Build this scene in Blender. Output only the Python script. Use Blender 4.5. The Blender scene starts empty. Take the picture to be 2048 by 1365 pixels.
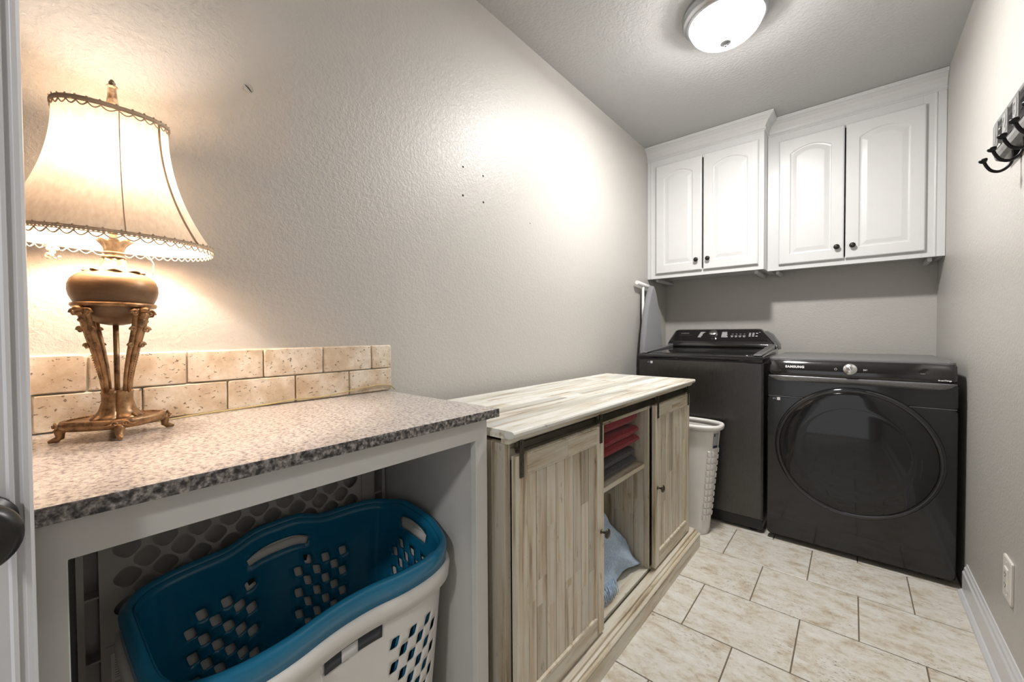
import bpy, bmesh, math, random
from mathutils import Vector, Matrix
from mathutils.geometry import delaunay_2d_cdt
random.seed(7)
C = bpy.context.scene.collection
PI = math.pi
R = math.radians

# ---------------------------------------------------------------- camera
F = 801.4
yaw, pitch, roll = R(40.371), R(-1.101), R(-0.353)
f = Vector((-math.sin(yaw)*math.cos(pitch), math.cos(yaw)*math.cos(pitch), math.sin(pitch)))
r0 = Vector((math.cos(yaw), math.sin(yaw), 0)); u0 = r0.cross(f)
rt = r0*math.cos(roll) + u0*math.sin(roll); up = -r0*math.sin(roll) + u0*math.cos(roll)
cam_d = bpy.data.cameras.new('camera'); cam = bpy.data.objects.new('camera', cam_d); C.objects.link(cam)
m = Matrix.Identity(4)
for i in range(3):
    m[i][0] = rt[i]; m[i][1] = up[i]; m[i][2] = -f[i]
m[0][3], m[1][3], m[2][3] = 0, 0, 1.09
cam.matrix_world = m
cam_d.sensor_width = 36; cam_d.lens = F*36/2048; cam_d.clip_start = 0.02
bpy.context.scene.camera = cam
# ---------------------------------------------------------------- world, light, exposure
sc = bpy.context.scene
sc.view_settings.view_transform = 'Standard'; sc.view_settings.look = 'None'
sc.view_settings.gamma = 1; sc.view_settings.use_curve_mapping = False
sc.view_settings.exposure = 0.93
w = bpy.data.worlds.new('world'); sc.world = w; w.use_nodes = True
w.node_tree.nodes['Background'].inputs[0].default_value = (0.97, 0.98, 1.0, 1)
w.node_tree.nodes['Background'].inputs[1].default_value = .5
LIGHT = (-0.416, 1.885)          # ceiling fixture centre
def point(name, loc, power, col, rad):
    d = bpy.data.lights.new(name, 'POINT'); d.energy = power; d.color = col; d.shadow_soft_size = rad
    o = bpy.data.objects.new(name, d); C.objects.link(o); o.location = loc; return o
ad = bpy.data.lights.new('ceiling_bulbs', 'AREA'); ad.shape = 'DISK'; ad.size = .15; ad.energy = 26; ad.color = (1.0, 0.972, 0.94)
ao = bpy.data.objects.new('ceiling_bulbs', ad); C.objects.link(ao); ao.location = (LIGHT[0], LIGHT[1], 2.378)
point('ceiling_glow', (LIGHT[0], LIGHT[1], 2.335), 9, (1.0, 0.972, 0.94), 0.03)
LAMP = (-1.045, 0.091)
point('lamp_bulb', (LAMP[0], LAMP[1], 1.400), 6.7, (1.0, 0.90, 0.80), 0.022)

point('hallway_fill', (0.55, -1.7, 2.40), 42, (1.0, 0.97, 0.93), 0.10)  # unseen fill added beyond the doorway to brighten the door leaf and cubby
XL, XR, YB, YF, ZC = -1.172, 0.367, 3.335, -0.85, 2.44
# ---------------------------------------------------------------- materials
MATS = {}
def nodes(name):
    mt = bpy.data.materials.new(name); mt.use_nodes = True
    nt = mt.node_tree; b = nt.nodes['Principled BSDF']; MATS[name] = mt
    return mt, nt, b, nt.nodes, nt.links
def noise(nt, scale, detail=4, rough=.55, stretch=None, attr=False, dist=0):
    tc = nt.nodes.new('ShaderNodeTexCoord'); src = tc.outputs['Object']
    if attr:
        a = nt.nodes.new('ShaderNodeAttribute'); a.attribute_name = 'rnd'
        mu = nt.nodes.new('ShaderNodeVectorMath'); mu.operation = 'MULTIPLY_ADD'
        nt.links.new(a.outputs['Color'], mu.inputs[0]); mu.inputs[1].default_value = (13.1, 7.7, 9.3)
        nt.links.new(src, mu.inputs[2]); src = mu.outputs[0]
    if stretch:
        mp = nt.nodes.new('ShaderNodeMapping'); mp.inputs['Scale'].default_value = stretch
        nt.links.new(src, mp.inputs['Vector']); src = mp.outputs[0]
    n = nt.nodes.new('ShaderNodeTexNoise'); n.inputs['Scale'].default_value = scale
    n.inputs['Detail'].default_value = detail; n.inputs['Roughness'].default_value = rough
    n.inputs['Distortion'].default_value = dist
    nt.links.new(src, n.inputs['Vector']); return n
def ramp(nt, fac, stops):
    rp = nt.nodes.new('ShaderNodeValToRGB'); e = rp.color_ramp.elements
    while len(e) < len(stops): e.new(.5)
    for k, (p, c) in enumerate(stops):
        e[k].position = p; e[k].color = (*c, 1) if len(c) == 3 else c
    nt.links.new(fac, rp.inputs[0]); return rp
def mix(nt, fac, a, b, mode='MIX'):
    mx = nt.nodes.new('ShaderNodeMix'); mx.data_type = 'RGBA'; mx.blend_type = mode
    for s, v in ((0, fac), (6, a), (7, b)):
        if hasattr(v, 'is_linked') or hasattr(v, 'links'): nt.links.new(v, mx.inputs[s])
        elif s == 0: mx.inputs[0].default_value = v
        else: mx.inputs[s].default_value = (*v, 1)
    return mx.outputs[2]
def bump(nt, b, h, dist, strength=1):
    bp = nt.nodes.new('ShaderNodeBump'); bp.inputs['Distance'].default_value = dist
    bp.inputs['Strength'].default_value = strength
    nt.links.new(h, bp.inputs['Height']); nt.links.new(bp.outputs[0], b.inputs['Normal']); return bp
def plain(name, col, rough=.5, metal=0, bmp=None, var=.06, coat=0, spec=None):
    mt, nt, b, N, L = nodes(name)
    n = noise(nt, 14, 4)
    rp = ramp(nt, n.outputs[0], [(.3, tuple(c*(1-var) for c in col)), (.7, tuple(min(1, c*(1+var)) for c in col))])
    L.new(rp.outputs[0], b.inputs['Base Color'])
    b.inputs['Roughness'].default_value = rough; b.inputs['Metallic'].default_value = metal
    b.inputs['Coat Weight'].default_value = coat
    if spec is not None: b.inputs['Specular IOR Level'].default_value = spec
    if bmp:
        n2 = noise(nt, bmp[0], 3); bump(nt, b, n2.outputs[0], bmp[1])
    return mt
def paint(name, col, rough, sc_, dist):
    mt, nt, b, N, L = nodes(name)
    b.inputs['Base Color'].default_value = (*col, 1); b.inputs['Roughness'].default_value = rough
    b.inputs['Specular IOR Level'].default_value = .38
    n = noise(nt, sc_, 5, .6, dist=.4); rp = ramp(nt, n.outputs[0], [(.38, (0, 0, 0)), (.62, (1, 1, 1))])
    bump(nt, b, rp.outputs[0], dist, .8); return mt
paint('wall_paint', (.50, .483, .455), .37, 95, .0006)
paint('ceiling_paint', (.50, .50, .495), .7, 70, .0012)
plain('white_paint', (.68, .68, .685), .32, var=.01)
plain('cubby_paint', (.60, .59, .57), .38, var=.02)
plain('trim_paint', (.66, .66, .68), .28, var=.01)
plain('dark_slot', (.01, .01, .01), .8)
plain('bronze_dark', (.035, .032, .03), .3, .7)
plain('black_plastic', (.012, .012, .013), .32)
plain('knob_black', (.016, .015, .014), .35)
plain('chrome', (.62, .61, .60), .22, 1)
plain('nickel', (.50, .51, .53), .3, 1)
plain('teal_plastic', (.010, .175, .33), .2, var=.03)
plain('white_plastic', (.74, .72, .69), .35, var=.02)
plain('grey_plastic', (.50, .485, .465), .5, var=.05)
plain('outlet_plastic', (.80, .77, .72), .3, var=.01)
plain('text_white', (.85, .85, .85), .5)
plain('text_grey', (.30, .30, .30), .5)
plain('label_grey', (.34, .35, .37), .5)
plain('label_dark', (.03, .035, .05), .4)
plain('label_white', (.75, .75, .75), .5)
plain('tube_white', (.80, .79, .77), .3)
plain('cord_yellow', (.50, .40, .17), .4)
plain('iron_black', (.012, .012, .012), .35, .5)
plain('galvanised', (.33, .33, .325), .42, .75, (60, .0008), .22)
plain('rail_metal', (.085, .075, .055), .36, .8, var=.25)
plain('grout', (.17, .135, .095), .9, 0, (90, .001), .2)
plain('dryer_top', (.20, .20, .205), .30, .45)
plain('shade_trim', (.60, .46, .33), .8, var=.2)
plain('shade_trim_pale', (.80, .74, .64), .8, var=.05)

def mk_gold():
    mt, nt, b, N, L = nodes('antique_gold')
    n = noise(nt, 55, 5, .6)
    rp = ramp(nt, n.outputs[0], [(.30, (.08, .04, .017)), (.48, (.31, .175, .08)), (.72, (.52, .32, .165))])
    L.new(rp.outputs[0], b.inputs['Base Color']); b.inputs['Metallic'].default_value = .55
    b.inputs['Roughness'].default_value = .36
    bump(nt, b, n.outputs[0], .0006)
    mt, nt, b, N, L = nodes('antique_urn')
    n = noise(nt, 9, 5, .6, stretch=(1, 1, 3))
    rp = ramp(nt, n.outputs[0], [(.35, (.13, .075, .038)), (.65, (.25, .155, .080))])
    L.new(rp.outputs[0], b.inputs['Base Color']); b.inputs['Metallic'].default_value = .25
    b.inputs['Roughness'].default_value = .38
    mt, nt, b, N, L = nodes('antique_silver')
    n = noise(nt, 60, 5, .6)
    rp = ramp(nt, n.outputs[0], [(.35, (.12, .08, .05)), (.6, (.42, .34, .25))])
    L.new(rp.outputs[0], b.inputs['Base Color']); b.inputs['Metallic'].default_value = .5
    b.inputs['Roughness'].default_value = .35
mk_gold()

def mk_black(name, col, rough, sc_=(1, 1, 1), rv=.08, metal=.55, coat=0):
    mt, nt, b, N, L = nodes(name)
    b.inputs['Base Color'].default_value = (*col, 1); b.inputs['Metallic'].default_value = metal
    n = noise(nt, 90, 3, .6, stretch=sc_)
    rp = ramp(nt, n.outputs[0], [(.3, (rough-rv,)*3), (.7, (rough+rv,)*3)])
    L.new(rp.outputs[0], b.inputs['Roughness']); b.inputs['Coat Weight'].default_value = coat
    b.inputs['Coat Roughness'].default_value = .06
mk_black('washer_steel', (.090, .087, .084), .30, (9, 9, .25), .05, .9)
mk_black('dryer_black', (.018, .0178, .0178), .15, (6, 6, .3), .03, .45, .5)
mk_black('gloss_black', (.008, .008, .009), .07, rv=.02, metal=0, coat=.6)
mk_black('console_gloss', (.012, .011, .011), .10, rv=.02, metal=0, coat=.6)
mk_black('grey_metal', (.22, .22, .225), .28, (.3, 9, 9), .05, .5)
def mk_glass():
    mt, nt, b, N, L = nodes('door_glass')
    b.inputs['Base Color'].default_value = (.010, .010, .011, 1); b.inputs['Roughness'].default_value = .05
    b.inputs['Specular IOR Level'].default_value = .5
    n = noise(nt, 220, 2); rp = ramp(nt, n.outputs[0], [(.76, (.010, .010, .011)), (.80, (.22, .21, .2))])
    L.new(rp.outputs[0], b.inputs['Base Color'])
mk_glass()

def mk_shade():
    mt, nt, b, N, L = nodes('shade_silk')
    out = N['Material Output']
    n = noise(nt, 160, 3, .5, stretch=(1, 1, .25))
    rp = ramp(nt, n.outputs[0], [(.3, (.74, .60, .46)), (.7, (.86, .74, .60))])
    d = N.new('ShaderNodeBsdfDiffuse'); t = N.new('ShaderNodeBsdfTranslucent')
    L.new(rp.outputs[0], d.inputs[0]); L.new(rp.outputs[0], t.inputs[0])
    ms = N.new('ShaderNodeMixShader'); ms.inputs[0].default_value = .052
    L.new(d.outputs[0], ms.inputs[1]); L.new(t.outputs[0], ms.inputs[2]); L.new(ms.outputs[0], out.inputs[0])
    # frosted glass bowl of the ceiling light: lets part of the bulb's light straight through and glows
    mt, nt, b, N, L = nodes('frosted_glass')
    out = N['Material Output']
    tr = N.new('ShaderNodeBsdfTransparent'); tr.inputs[0].default_value = (.9, .9, .9, 1)
    em = N.new('ShaderNodeEmission'); em.inputs[0].default_value = (1, .975, .94, 1); em.inputs[1].default_value = 2.5
    gl = N.new('ShaderNodeBsdfDiffuse'); gl.inputs[0].default_value = (.85, .85, .85, 1)
    a = N.new('ShaderNodeAddShader'); L.new(em.outputs[0], a.inputs[0]); L.new(gl.outputs[0], a.inputs[1])
    ms = N.new('ShaderNodeMixShader'); ms.inputs[0].default_value = .28
    L.new(tr.outputs[0], ms.inputs[1]); L.new(a.outputs[0], ms.inputs[2]); L.new(ms.outputs[0], out.inputs[0])
mk_shade()

def mk_granite():
    mt, nt, b, N, L = nodes('granite')
    n = noise(nt, 150, 3, .6); n2 = noise(nt, 380, 2, .5); n3 = noise(nt, 12, 3)
    r1 = ramp(nt, n.outputs[0], [(.30, (.20, .18, .175)), (.42, (.44, .40, .385)), (.53, (.62, .575, .545)), (.72, (.74, .70, .67))])
    r2 = ramp(nt, n2.outputs[0], [(.33, (.35, .32, .31)), (.47, (1, 1, 1))])
    c = mix(nt, .45, r1.outputs[0], r2.outputs[0], 'MULTIPLY')
    L.new(c, b.inputs['Base Color']); b.inputs['Roughness'].default_value = .16
    mt, nt, b, N, L = nodes('granite_edge')
    n = noise(nt, 110, 3, .6); n2 = noise(nt, 260, 2, .5)
    r1 = ramp(nt, n.outputs[0], [(.38, (.035, .033, .034)), (.50, (.16, .145, .14)), (.68, (.46, .42, .40))])
    r2 = ramp(nt, n2.outputs[0], [(.38, (.3, .3, .3)), (.52, (1, 1, 1))])
    c = mix(nt, .6, r1.outputs[0], r2.outputs[0], 'MULTIPLY')
    L.new(c, b.inputs['Base Color']); b.inputs['Roughness'].default_value = .3
mk_granite()

def mk_travertine():
    mt, nt, b, N, L = nodes('travertine')       # tumbled wall tile
    n = noise(nt, 16, 6, .6, attr=True); n2 = noise(nt, 170, 4, .66, stretch=(1, .6, 1), attr=True); n3 = noise(nt, 20, 2, attr=True)
    r1 = ramp(nt, n.outputs[0], [(.34, (.50, .38, .26)), (.48, (.64, .53, .40)), (.62, (.78, .71, .61))])
    pit = ramp(nt, n2.outputs[0], [(.345, (0, 0, 0)), (.375, (1, 1, 1))])
    c = mix(nt, pit.outputs[0], (.24, .16, .09), r1.outputs[0])
    L.new(c, b.inputs['Base Color']); b.inputs['Roughness'].default_value = .6
    bump(nt, b, pit.outputs[0], .003, 1)
    mt, nt, b, N, L = nodes('floor_tile')
    n = noise(nt, 13, 8, .74, stretch=(1, 1.6, 1), attr=True, dist=.2); n2 = noise(nt, 30, 6, .68, stretch=(1, 2, 1), attr=True)
    n3 = noise(nt, 70, 5, .7, stretch=(1, 2.4, 1), attr=True); n4 = noise(nt, 4, 2, attr=True)
    r1 = ramp(nt, n.outputs[0], [(.31, (.42, .34, .23)), (.40, (.57, .51, .41)), (.48, (.67, .635, .56)), (.62, (.75, .74, .70))])
    r2 = ramp(nt, n2.outputs[0], [(.34, (.58, .47, .33)), (.46, (1, 1, 1))])
    c = mix(nt, .4, r1.outputs[0], r2.outputs[0], 'MULTIPLY')
    r3 = ramp(nt, n3.outputs[0], [(.36, (.20, .15, .09)), (.42, (1, 1, 1))])
    r4 = ramp(nt, n4.outputs[0], [(.46, (0, 0, 0)), (.60, (.85, .85, .85))])
    c = mix(nt, r4.outputs[0], c, mix(nt, 1, c, r3.outputs[0], 'MULTIPLY'))
    L.new(c, b.inputs['Base Color']); b.inputs['Roughness'].default_value = .3
    bump(nt, b, n2.outputs[0], .0006, .5)
mk_travertine()

def mk_wood(name, axis, pale):
    # whitewashed, distressed boards; streaks run along `axis`
    mt, nt, b, N, L = nodes(name)
    st = [1, 1, 1]; st[axis] = .06
    n = noise(nt, 42, 5, .6, stretch=tuple(st), attr=True); st2 = [1, 1, 1]; st2[axis] = .22
    n2 = noise(nt, 60, 5, .7, stretch=tuple(st2), attr=True); n3 = noise(nt, 5, 3, attr=True)
    a = nt.nodes.new('ShaderNodeAttribute'); a.attribute_name = 'rnd'
    tone = ramp(nt, a.outputs['Fac'], [(0, tuple(c*.70 for c in pale)), (.35, pale), (.7, tuple(min(.9, c*1.10) for c in pale)), (1, (pale[0]*.86, pale[1]*.88, pale[2]*.90))])
    r1 = ramp(nt, n.outputs[0], [(.32, (.34, .24, .15)), (.42, (.80, .71, .58)), (.55, (1, 1, 1))])
    c = mix(nt, .8, tone.outputs[0], r1.outputs[0], 'MULTIPLY')
    r2 = ramp(nt, n2.outputs[0], [(.33, (.26, .18, .11)), (.40, (1, 1, 1))])
    r3 = ramp(nt, n3.outputs[0], [(.42, (0, 0, 0)), (.62, (.8, .8, .8))])
    c = mix(nt, r3.outputs[0], c, mix(nt, 1, c, r2.outputs[0], 'MULTIPLY'))
    L.new(c, b.inputs['Base Color']); b.inputs['Roughness'].default_value = .36
    bump(nt, b, n2.outputs[0], .0008, .5)
mk_wood('wood_v', 2, (.60, .55, .455)); mk_wood('wood_h', 1, (.62, .58, .49)); mk_wood('wood_top', 1, (.73, .735, .69))

def mk_terry(name, c1, c2, scale=160, dist=.003):
    mt, nt, b, N, L = nodes(name)
    n = noise(nt, scale, 4, .7); n2 = noise(nt, 9, 4)
    r1 = ramp(nt, n.outputs[0], [(.3, c1), (.7, c2)]); L.new(r1.outputs[0], b.inputs['Base Color'])
    b.inputs['Roughness'].default_value = .95; b.inputs['Sheen Weight'].default_value = .25
    b.inputs['Specular IOR Level'].default_value = .1
    bump(nt, b, n.outputs[0], dist, 1)
mk_terry('terry_red', (.11, .003, .007), (.30, .010, .018)); mk_terry('terry_grey', (.025, .025, .028), (.070, .070, .075))
mk_terry('terry_blue', (.36, .50, .70), (.62, .76, .92), 130, .006)
mk_terry('board_cover', (.20, .20, .215), (.29, .29, .31), 300, .0006)

# ---------------------------------------------------------------- mesh builder
class MB:
    def __init__(s): s.v = []; s.f = []; s.r = []; s.sm = []
    def add(s, vs, fs, smooth=False, rnd=None):
        o = len(s.v); s.v += [tuple(v) for v in vs]
        rnd = random.random() if rnd is None else rnd
        for q in fs: s.f.append(tuple(i+o for i in q)); s.r.append(rnd); s.sm.append(smooth)
        return s
    def box(s, x0, x1, y0, y1, z0, z1, rnd=None):
        v = [(x, y, z) for x in (x0, x1) for y in (y0, y1) for z in (z0, z1)]
        return s.add(v, [(0, 1, 3, 2), (4, 6, 7, 5), (0, 4, 5, 1), (2, 3, 7, 6), (0, 2, 6, 4), (1, 5, 7, 3)], False, rnd)
    def loft(s, rings, closed=True, cap0=True, cap1=True, smooth=True, rnd=None, loop=False):
        n = len(rings[0]); vs = [p for rg in rings for p in rg]; fs = []
        k = len(rings); rr = k if loop else k-1
        for a in range(rr):
            a2 = (a+1) % k
            for i in range(n if closed else n-1):
                j = (i+1) % n; fs.append((a*n+i, a*n+j, a2*n+j, a2*n+i))
        s.add(vs, fs, smooth, rnd)
        o = len(s.v)-len(vs)
        if cap0 and not loop: s.f.append(tuple(o+i for i in range(n))[::-1]); s.r.append(s.r[-1]); s.sm.append(False)
        if cap1 and not loop: s.f.append(tuple(o+(k-1)*n+i for i in range(n))); s.r.append(s.r[-1]); s.sm.append(False)
        return s
    def lathe(s, cx, cy, prof, n=40, sx=1, sy=1, smooth=True, flute=0, nf=0, cap=True):
        rings = []
        for rr, z in prof:
            rings.append([(cx+rr*sx*math.cos(t)*(1+flute*math.cos(nf*t)), cy+rr*sy*math.sin(t)*(1+flute*math.cos(nf*t)), z) for t in [2*PI*i/n for i in range(n)]])
        return s.loft(rings, True, cap, cap, smooth)
    def lathe_axis(s, o, d, prof, n=28, smooth=True):
        d = Vector(d).normalized(); a = d.orthogonal().normalized(); b = d.cross(a); o = Vector(o)
        return s.loft([[tuple(o+d*h+(a*math.cos(t)+b*math.sin(t))*rr) for t in [2*PI*i/n for i in range(n)]] for rr, h in prof], smooth=smooth)
    def tube(s, pts, rad, n=8, cap=True, loop=False, squash=1):
        pts = [Vector(p) for p in pts]; k = len(pts)
        rads = rad if isinstance(rad, (list, tuple)) else [rad]*k
        rings = []; prev = None
        for i, p in enumerate(pts):
            if loop: t = pts[(i+1) % k]-pts[i-1]
            else: t = pts[min(i+1, k-1)]-pts[max(i-1, 0)]
            t.normalize()
            if prev is None:
                a = t.orthogonal().normalized()
            else:
                a = prev-t*prev.dot(t)
                a = a.normalized() if a.length > 1e-6 else t.orthogonal().normalized()
            prev = a; b = t.cross(a)
            rings.append([tuple(p+(a*math.cos(q)+b*math.sin(q)*squash)*rads[i]) for q in [2*PI*j/n for j in range(n)]])
        return s.loft(rings, cap0=cap, cap1=cap, loop=loop)
    def prism(s, poly, fn, a, b, smooth=False, rnd=None):
        return s.loft([[fn(p, a) for p in poly], [fn(p, b) for p in poly]], smooth=smooth, rnd=rnd)
    def sphere(s, c, rr, n=12, sc=(1, 1, 1)):
        prof = [(math.sin(PI*i/n), -math.cos(PI*i/n)) for i in range(1, n)]
        rings = [[(c[0]+rr*sc[0]*a*math.cos(t), c[1]+rr*sc[1]*a*math.sin(t), c[2]+rr*sc[2]*h) for t in [2*PI*j/(n+4) for j in range(n+4)]] for a, h in prof]
        return s.loft(rings)
    def build(s, name, mat, parent=None, bevel=0, seg=2, ws=False, loc=None):
        me = bpy.data.meshes.new(name); org = Vector((0, 0, 0))
        if parent is not None:
            p = parent
            while p.parent: p = p.parent
            org = Vector(p.location)
        me.from_pydata([tuple(Vector(v)-org) for v in s.v], [], s.f)
        at = me.attributes.new('rnd', 'FLOAT_COLOR', 'CORNER')
        k = 0
        for pi_, q in enumerate(me.polygons):
            q.use_smooth = s.sm[pi_]; c = s.r[pi_]
            col = (c, (c*7.31) % 1, (c*3.77) % 1, 1)
            for _ in range(q.loop_total): at.data[k].color = col; k += 1
        mats = mat if isinstance(mat, (list, tuple)) else [mat]
        for mm in mats: me.materials.append(MATS[mm])
        bm = bmesh.new(); bm.from_mesh(me); bmesh.ops.recalc_face_normals(bm, faces=bm.faces); bm.to_mesh(me); bm.free()
        o = bpy.data.objects.new(name, me); C.objects.link(o)
        if parent is not None: o.parent = parent
        if bevel:
            md = o.modifiers.new('bevel', 'BEVEL'); md.width = bevel; md.segments = seg; md.limit_method = 'ANGLE'; md.angle_limit = R(40)
            md.harden_normals = False
        return o
def thing(name, label, cat, loc, group=None):
    o = bpy.data.objects.new(name, None); C.objects.link(o); o.location = loc; o.empty_display_size = .1
    o['label'] = label; o['category'] = cat
    if group: o['group'] = group
    return o
def tag(o, label, cat, group=None):
    o['label'] = label; o['category'] = cat
    if group: o['group'] = group
    return o
def struct(o): o['kind'] = 'structure'; return o
def lab(o, s): o['label'] = s; return o
def rrect(x0, x1, y0, y1, r, n=6):
    out = []
    for cx, cy, a0 in ((x1-r, y1-r, 0), (x0+r, y1-r, 90), (x0+r, y0+r, 180), (x1-r, y0+r, 270)):
        for i in range(n+1):
            t = R(a0+90*i/n); out.append((cx+r*math.cos(t), cy+r*math.sin(t)))
    return out
def text(name, body, size, mat, parent, origin, xdir, ydir, extrude=.0003, bold=0, spacing=1):
    cu = bpy.data.curves.new(name, 'FONT'); cu.body = body; cu.size = size; cu.extrude = extrude; cu.offset = bold
    cu.space_character = spacing; cu.align_x = 'CENTER'; cu.align_y = 'CENTER'
    tmp = bpy.data.objects.new('tmp', cu); C.objects.link(tmp)
    dg = bpy.context.evaluated_depsgraph_get(); me = bpy.data.meshes.new_from_object(tmp.evaluated_get(dg))
    bpy.data.objects.remove(tmp)
    X = Vector(xdir).normalized(); Y = Vector(ydir).normalized(); Z = X.cross(Y)
    p = parent
    while p.parent: p = p.parent
    O = Vector(origin)-Vector(p.location)
    for v in me.vertices: v.co = O+X*v.co.x+Y*v.co.y+Z*v.co.z
    me.materials.clear(); me.materials.append(MATS[mat])
    o = bpy.data.objects.new(name, me); C.objects.link(o); o.parent = parent; return o
def perforate(mb, W, H, holes, fn, du, dv, margin=.004, smooth=True, wrap=False):
    """flat sheet W x H with polygon holes, mapped to 3D by fn(s,h)"""
    pts = []; edges = []
    nu = max(2, int(W/du)); nv = max(2, int(H/dv))
    def inside(poly, x, y):
        c = False; n = len(poly)
        for i in range(n):
            x1, y1 = poly[i]; x2, y2 = poly[i-1]
            if (y1 > y) != (y2 > y) and x < (x2-x1)*(y-y1)/(y2-y1)+x1: c = not c
        return c
    bb = [(min(p[0] for p in h)-margin, max(p[0] for p in h)+margin, min(p[1] for p in h)-margin, max(p[1] for p in h)+margin) for h in holes]
    for i in range(nu+1):
        for j in range(nv+1):
            x, y = W*i/nu, H*j/nv
            if 0 < i < nu and 0 < j < nv and any(b[0] < x < b[1] and b[2] < y < b[3] for b in bb): continue
            pts.append(Vector((x, y)))
    for h in holes:
        o = len(pts); pts += [Vector(p) for p in h]
        edges += [(o+i, o+(i+1) % len(h)) for i in range(len(h))]
    vo, eo, fo, *_ = delaunay_2d_cdt(pts, edges, [], 0, 1e-6)
    keep = []
    for q in fo:
        cx = sum(vo[i][0] for i in q)/len(q); cy = sum(vo[i][1] for i in q)/len(q)
        if any(b[0] <= cx <= b[1] and b[2] <= cy <= b[3] and inside(h, cx, cy) for b, h in zip(bb, holes)): continue
        keep.append(tuple(q))
    mb.add([fn(v[0], v[1]) for v in vo], keep, smooth)
    return mb
def solid(o, t, offset=-1):
    md = o.modifiers.new('solid', 'SOLIDIFY'); md.thickness = t; md.offset = offset; return o
def weld(o, d=.0006):
    bm = bmesh.new(); bm.from_mesh(o.data); bmesh.ops.remove_doubles(bm, verts=bm.verts, dist=d)
    bmesh.ops.recalc_face_normals(bm, faces=bm.faces); bm.to_mesh(o.data); bm.free(); return o

# ================================================================ room
T = .1
struct(MB().box(XL-T, XL, YF-T, YB+T, 0, ZC).build('wall_left', 'wall_paint'))
struct(MB().box(XR, XR+T, YF-T, YB+T, 0, ZC).build('wall_right', 'wall_paint'))
struct(MB().box(XL, XR, YB, YB+T, 0, ZC).build('wall_back', 'wall_paint'))
wf = MB().box(XL, -.64, YF-T, YF, 0, ZC).box(.21, XR, YF-T, YF, 0, ZC).box(-.64, .21, YF-T, YF, 2.05, ZC)
struct(wf.build('wall_front', 'wall_paint'))
struct(MB().box(XL-T, XR+T, YF-T, YB+T, ZC, ZC+.1).build('ceiling', 'ceiling_paint'))
# tiled floor: running-bond tiles with real joints
fl = MB().box(XL-T, XR+T, YF-T, YB+T, -.06, -.0022)
tw, th, g = .335, .313, .0021
nrow = 0
for j in range(-10, 5):
    y0 = 2.155+th*j; y1 = y0+th
    xo = -.1439 if j % 2 == 0 else -.3095
    for i in range(-5, 4):
        x0 = xo+tw*i; x1 = x0+tw
        X0, X1, Y0, Y1 = max(x0+g, XL), min(x1-g, XR), max(y0+g, YF), min(y1-g, YB)
        if X1-X0 < .01 or Y1-Y0 < .01: continue
        rn = random.random(); e = .0012
        fl.loft([[(a, b, -.0025) for a, b in ((X0, Y0), (X1, Y0), (X1, Y1), (X0, Y1))],
                 [(a, b, -.0008) for a, b in ((X0, Y0), (X1, Y0), (X1, Y1), (X0, Y1))],
                 [(a, b, 0) for a, b in ((X0+e, Y0+e), (X1-e, Y0+e), (X1-e, Y1-e), (X0+e, Y1-e))]], smooth=False, rnd=rn)
fo_ = struct(fl.build('floor', ['floor_tile', 'grout']))
for i, q in enumerate(fo_.data.polygons):
    if i < 6: q.material_index = 1
def base_prof(x, s):   # baseboard with shoe moulding, thickness grows in direction s
    return [(x, 0), (x+s*.027, 0), (x+s*.026, .012), (x+s*.019, .020), (x+s*.0145, .022), (x+s*.0145, .094), (x+s*.010, .100), (x+s*.009, .112), (x+s*.005, .118), (x+s*.003, .127), (x, .128)]
struct(MB().prism(base_prof(XR, -1), lambda p, a: (p[0], a, p[1]), YF, 2.45).build('baseboard_right', 'trim_paint'))
struct(MB().prism(base_prof(XL, 1), lambda p, a: (p[0], a, p[1]), .74, 2.46).build('baseboard_left', 'trim_paint'))
# screw holes left in the walls
wl = bpy.data.objects['wall_left']; wr = bpy.data.objects['wall_right']
for (y, z, rr) in ((1.088, 1.746, .0032), (1.200, 1.743, .0032), (1.086, 1.634, .0036), (1.201, 1.635, .0036), (1.516, 1.612, .002)):
    MB().lathe_axis((XL, y, z), (1, 0, 0), [(rr*1.3, -.002), (rr*1.25, .0004), (rr*.5, .0006)], 12).build('screw_hole', 'dark_slot', wl)
MB().tube([(XL+.0003, .345, 1.722), (XL+.0008, .353, 1.716), (XL+.0003, .360, 1.708)], [.0006, .0014, .0006], 8).build('wall_dent', 'dark_slot', wl)
MB().tube([(XL+.0003, .353+.011*math.cos(t), 1.715+.011*math.sin(t)) for t in [2*PI*i/20 for i in range(20)]], .0012, 6, loop=True).build('plaster_plug', 'wall_paint', wl)
# door leaf swung open against the counter, its edge at the left of the frame
prof = [(-.655, -.8), (-.655, -.0078), (-.6232, -.0078), (-.6205, -.0100), (-.6205, -.0134), (-.6225, -.0142), (-.6230, -.0186), (-.6202, -.0196), (-.6196, -.0222), (-.6215, -.0245), (-.6215, -.8)]
dr = struct(MB().prism(prof, lambda p, a: (p[0], p[1], a), .008, 2.03).build('door_1', 'trim_paint'))
kp = [(.028, 0), (.028, .006), (.013, .009), (.012, .024), (.024, .032), (.0315, .042), (.0320, .050), (.0280, .058), (.0265, .0585), (.017, .0640), (.004, .0655)]
MB().lathe_axis((-.6215, -.0445, .914), (1, 0, 0), kp, 40).build('door_knob', 'knob_black', dr)
tr = MB()
for x0, x1 in ((-.73, -.66), (.21, .28)):
    tr.box(x0, x1, YF, YF+.018, 0, 2.12)
tr.box(-.73, .28, YF, YF+.018, 2.05, 2.12)
struct(tr.build('trim_1', 'trim_paint', bevel=.003))

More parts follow.
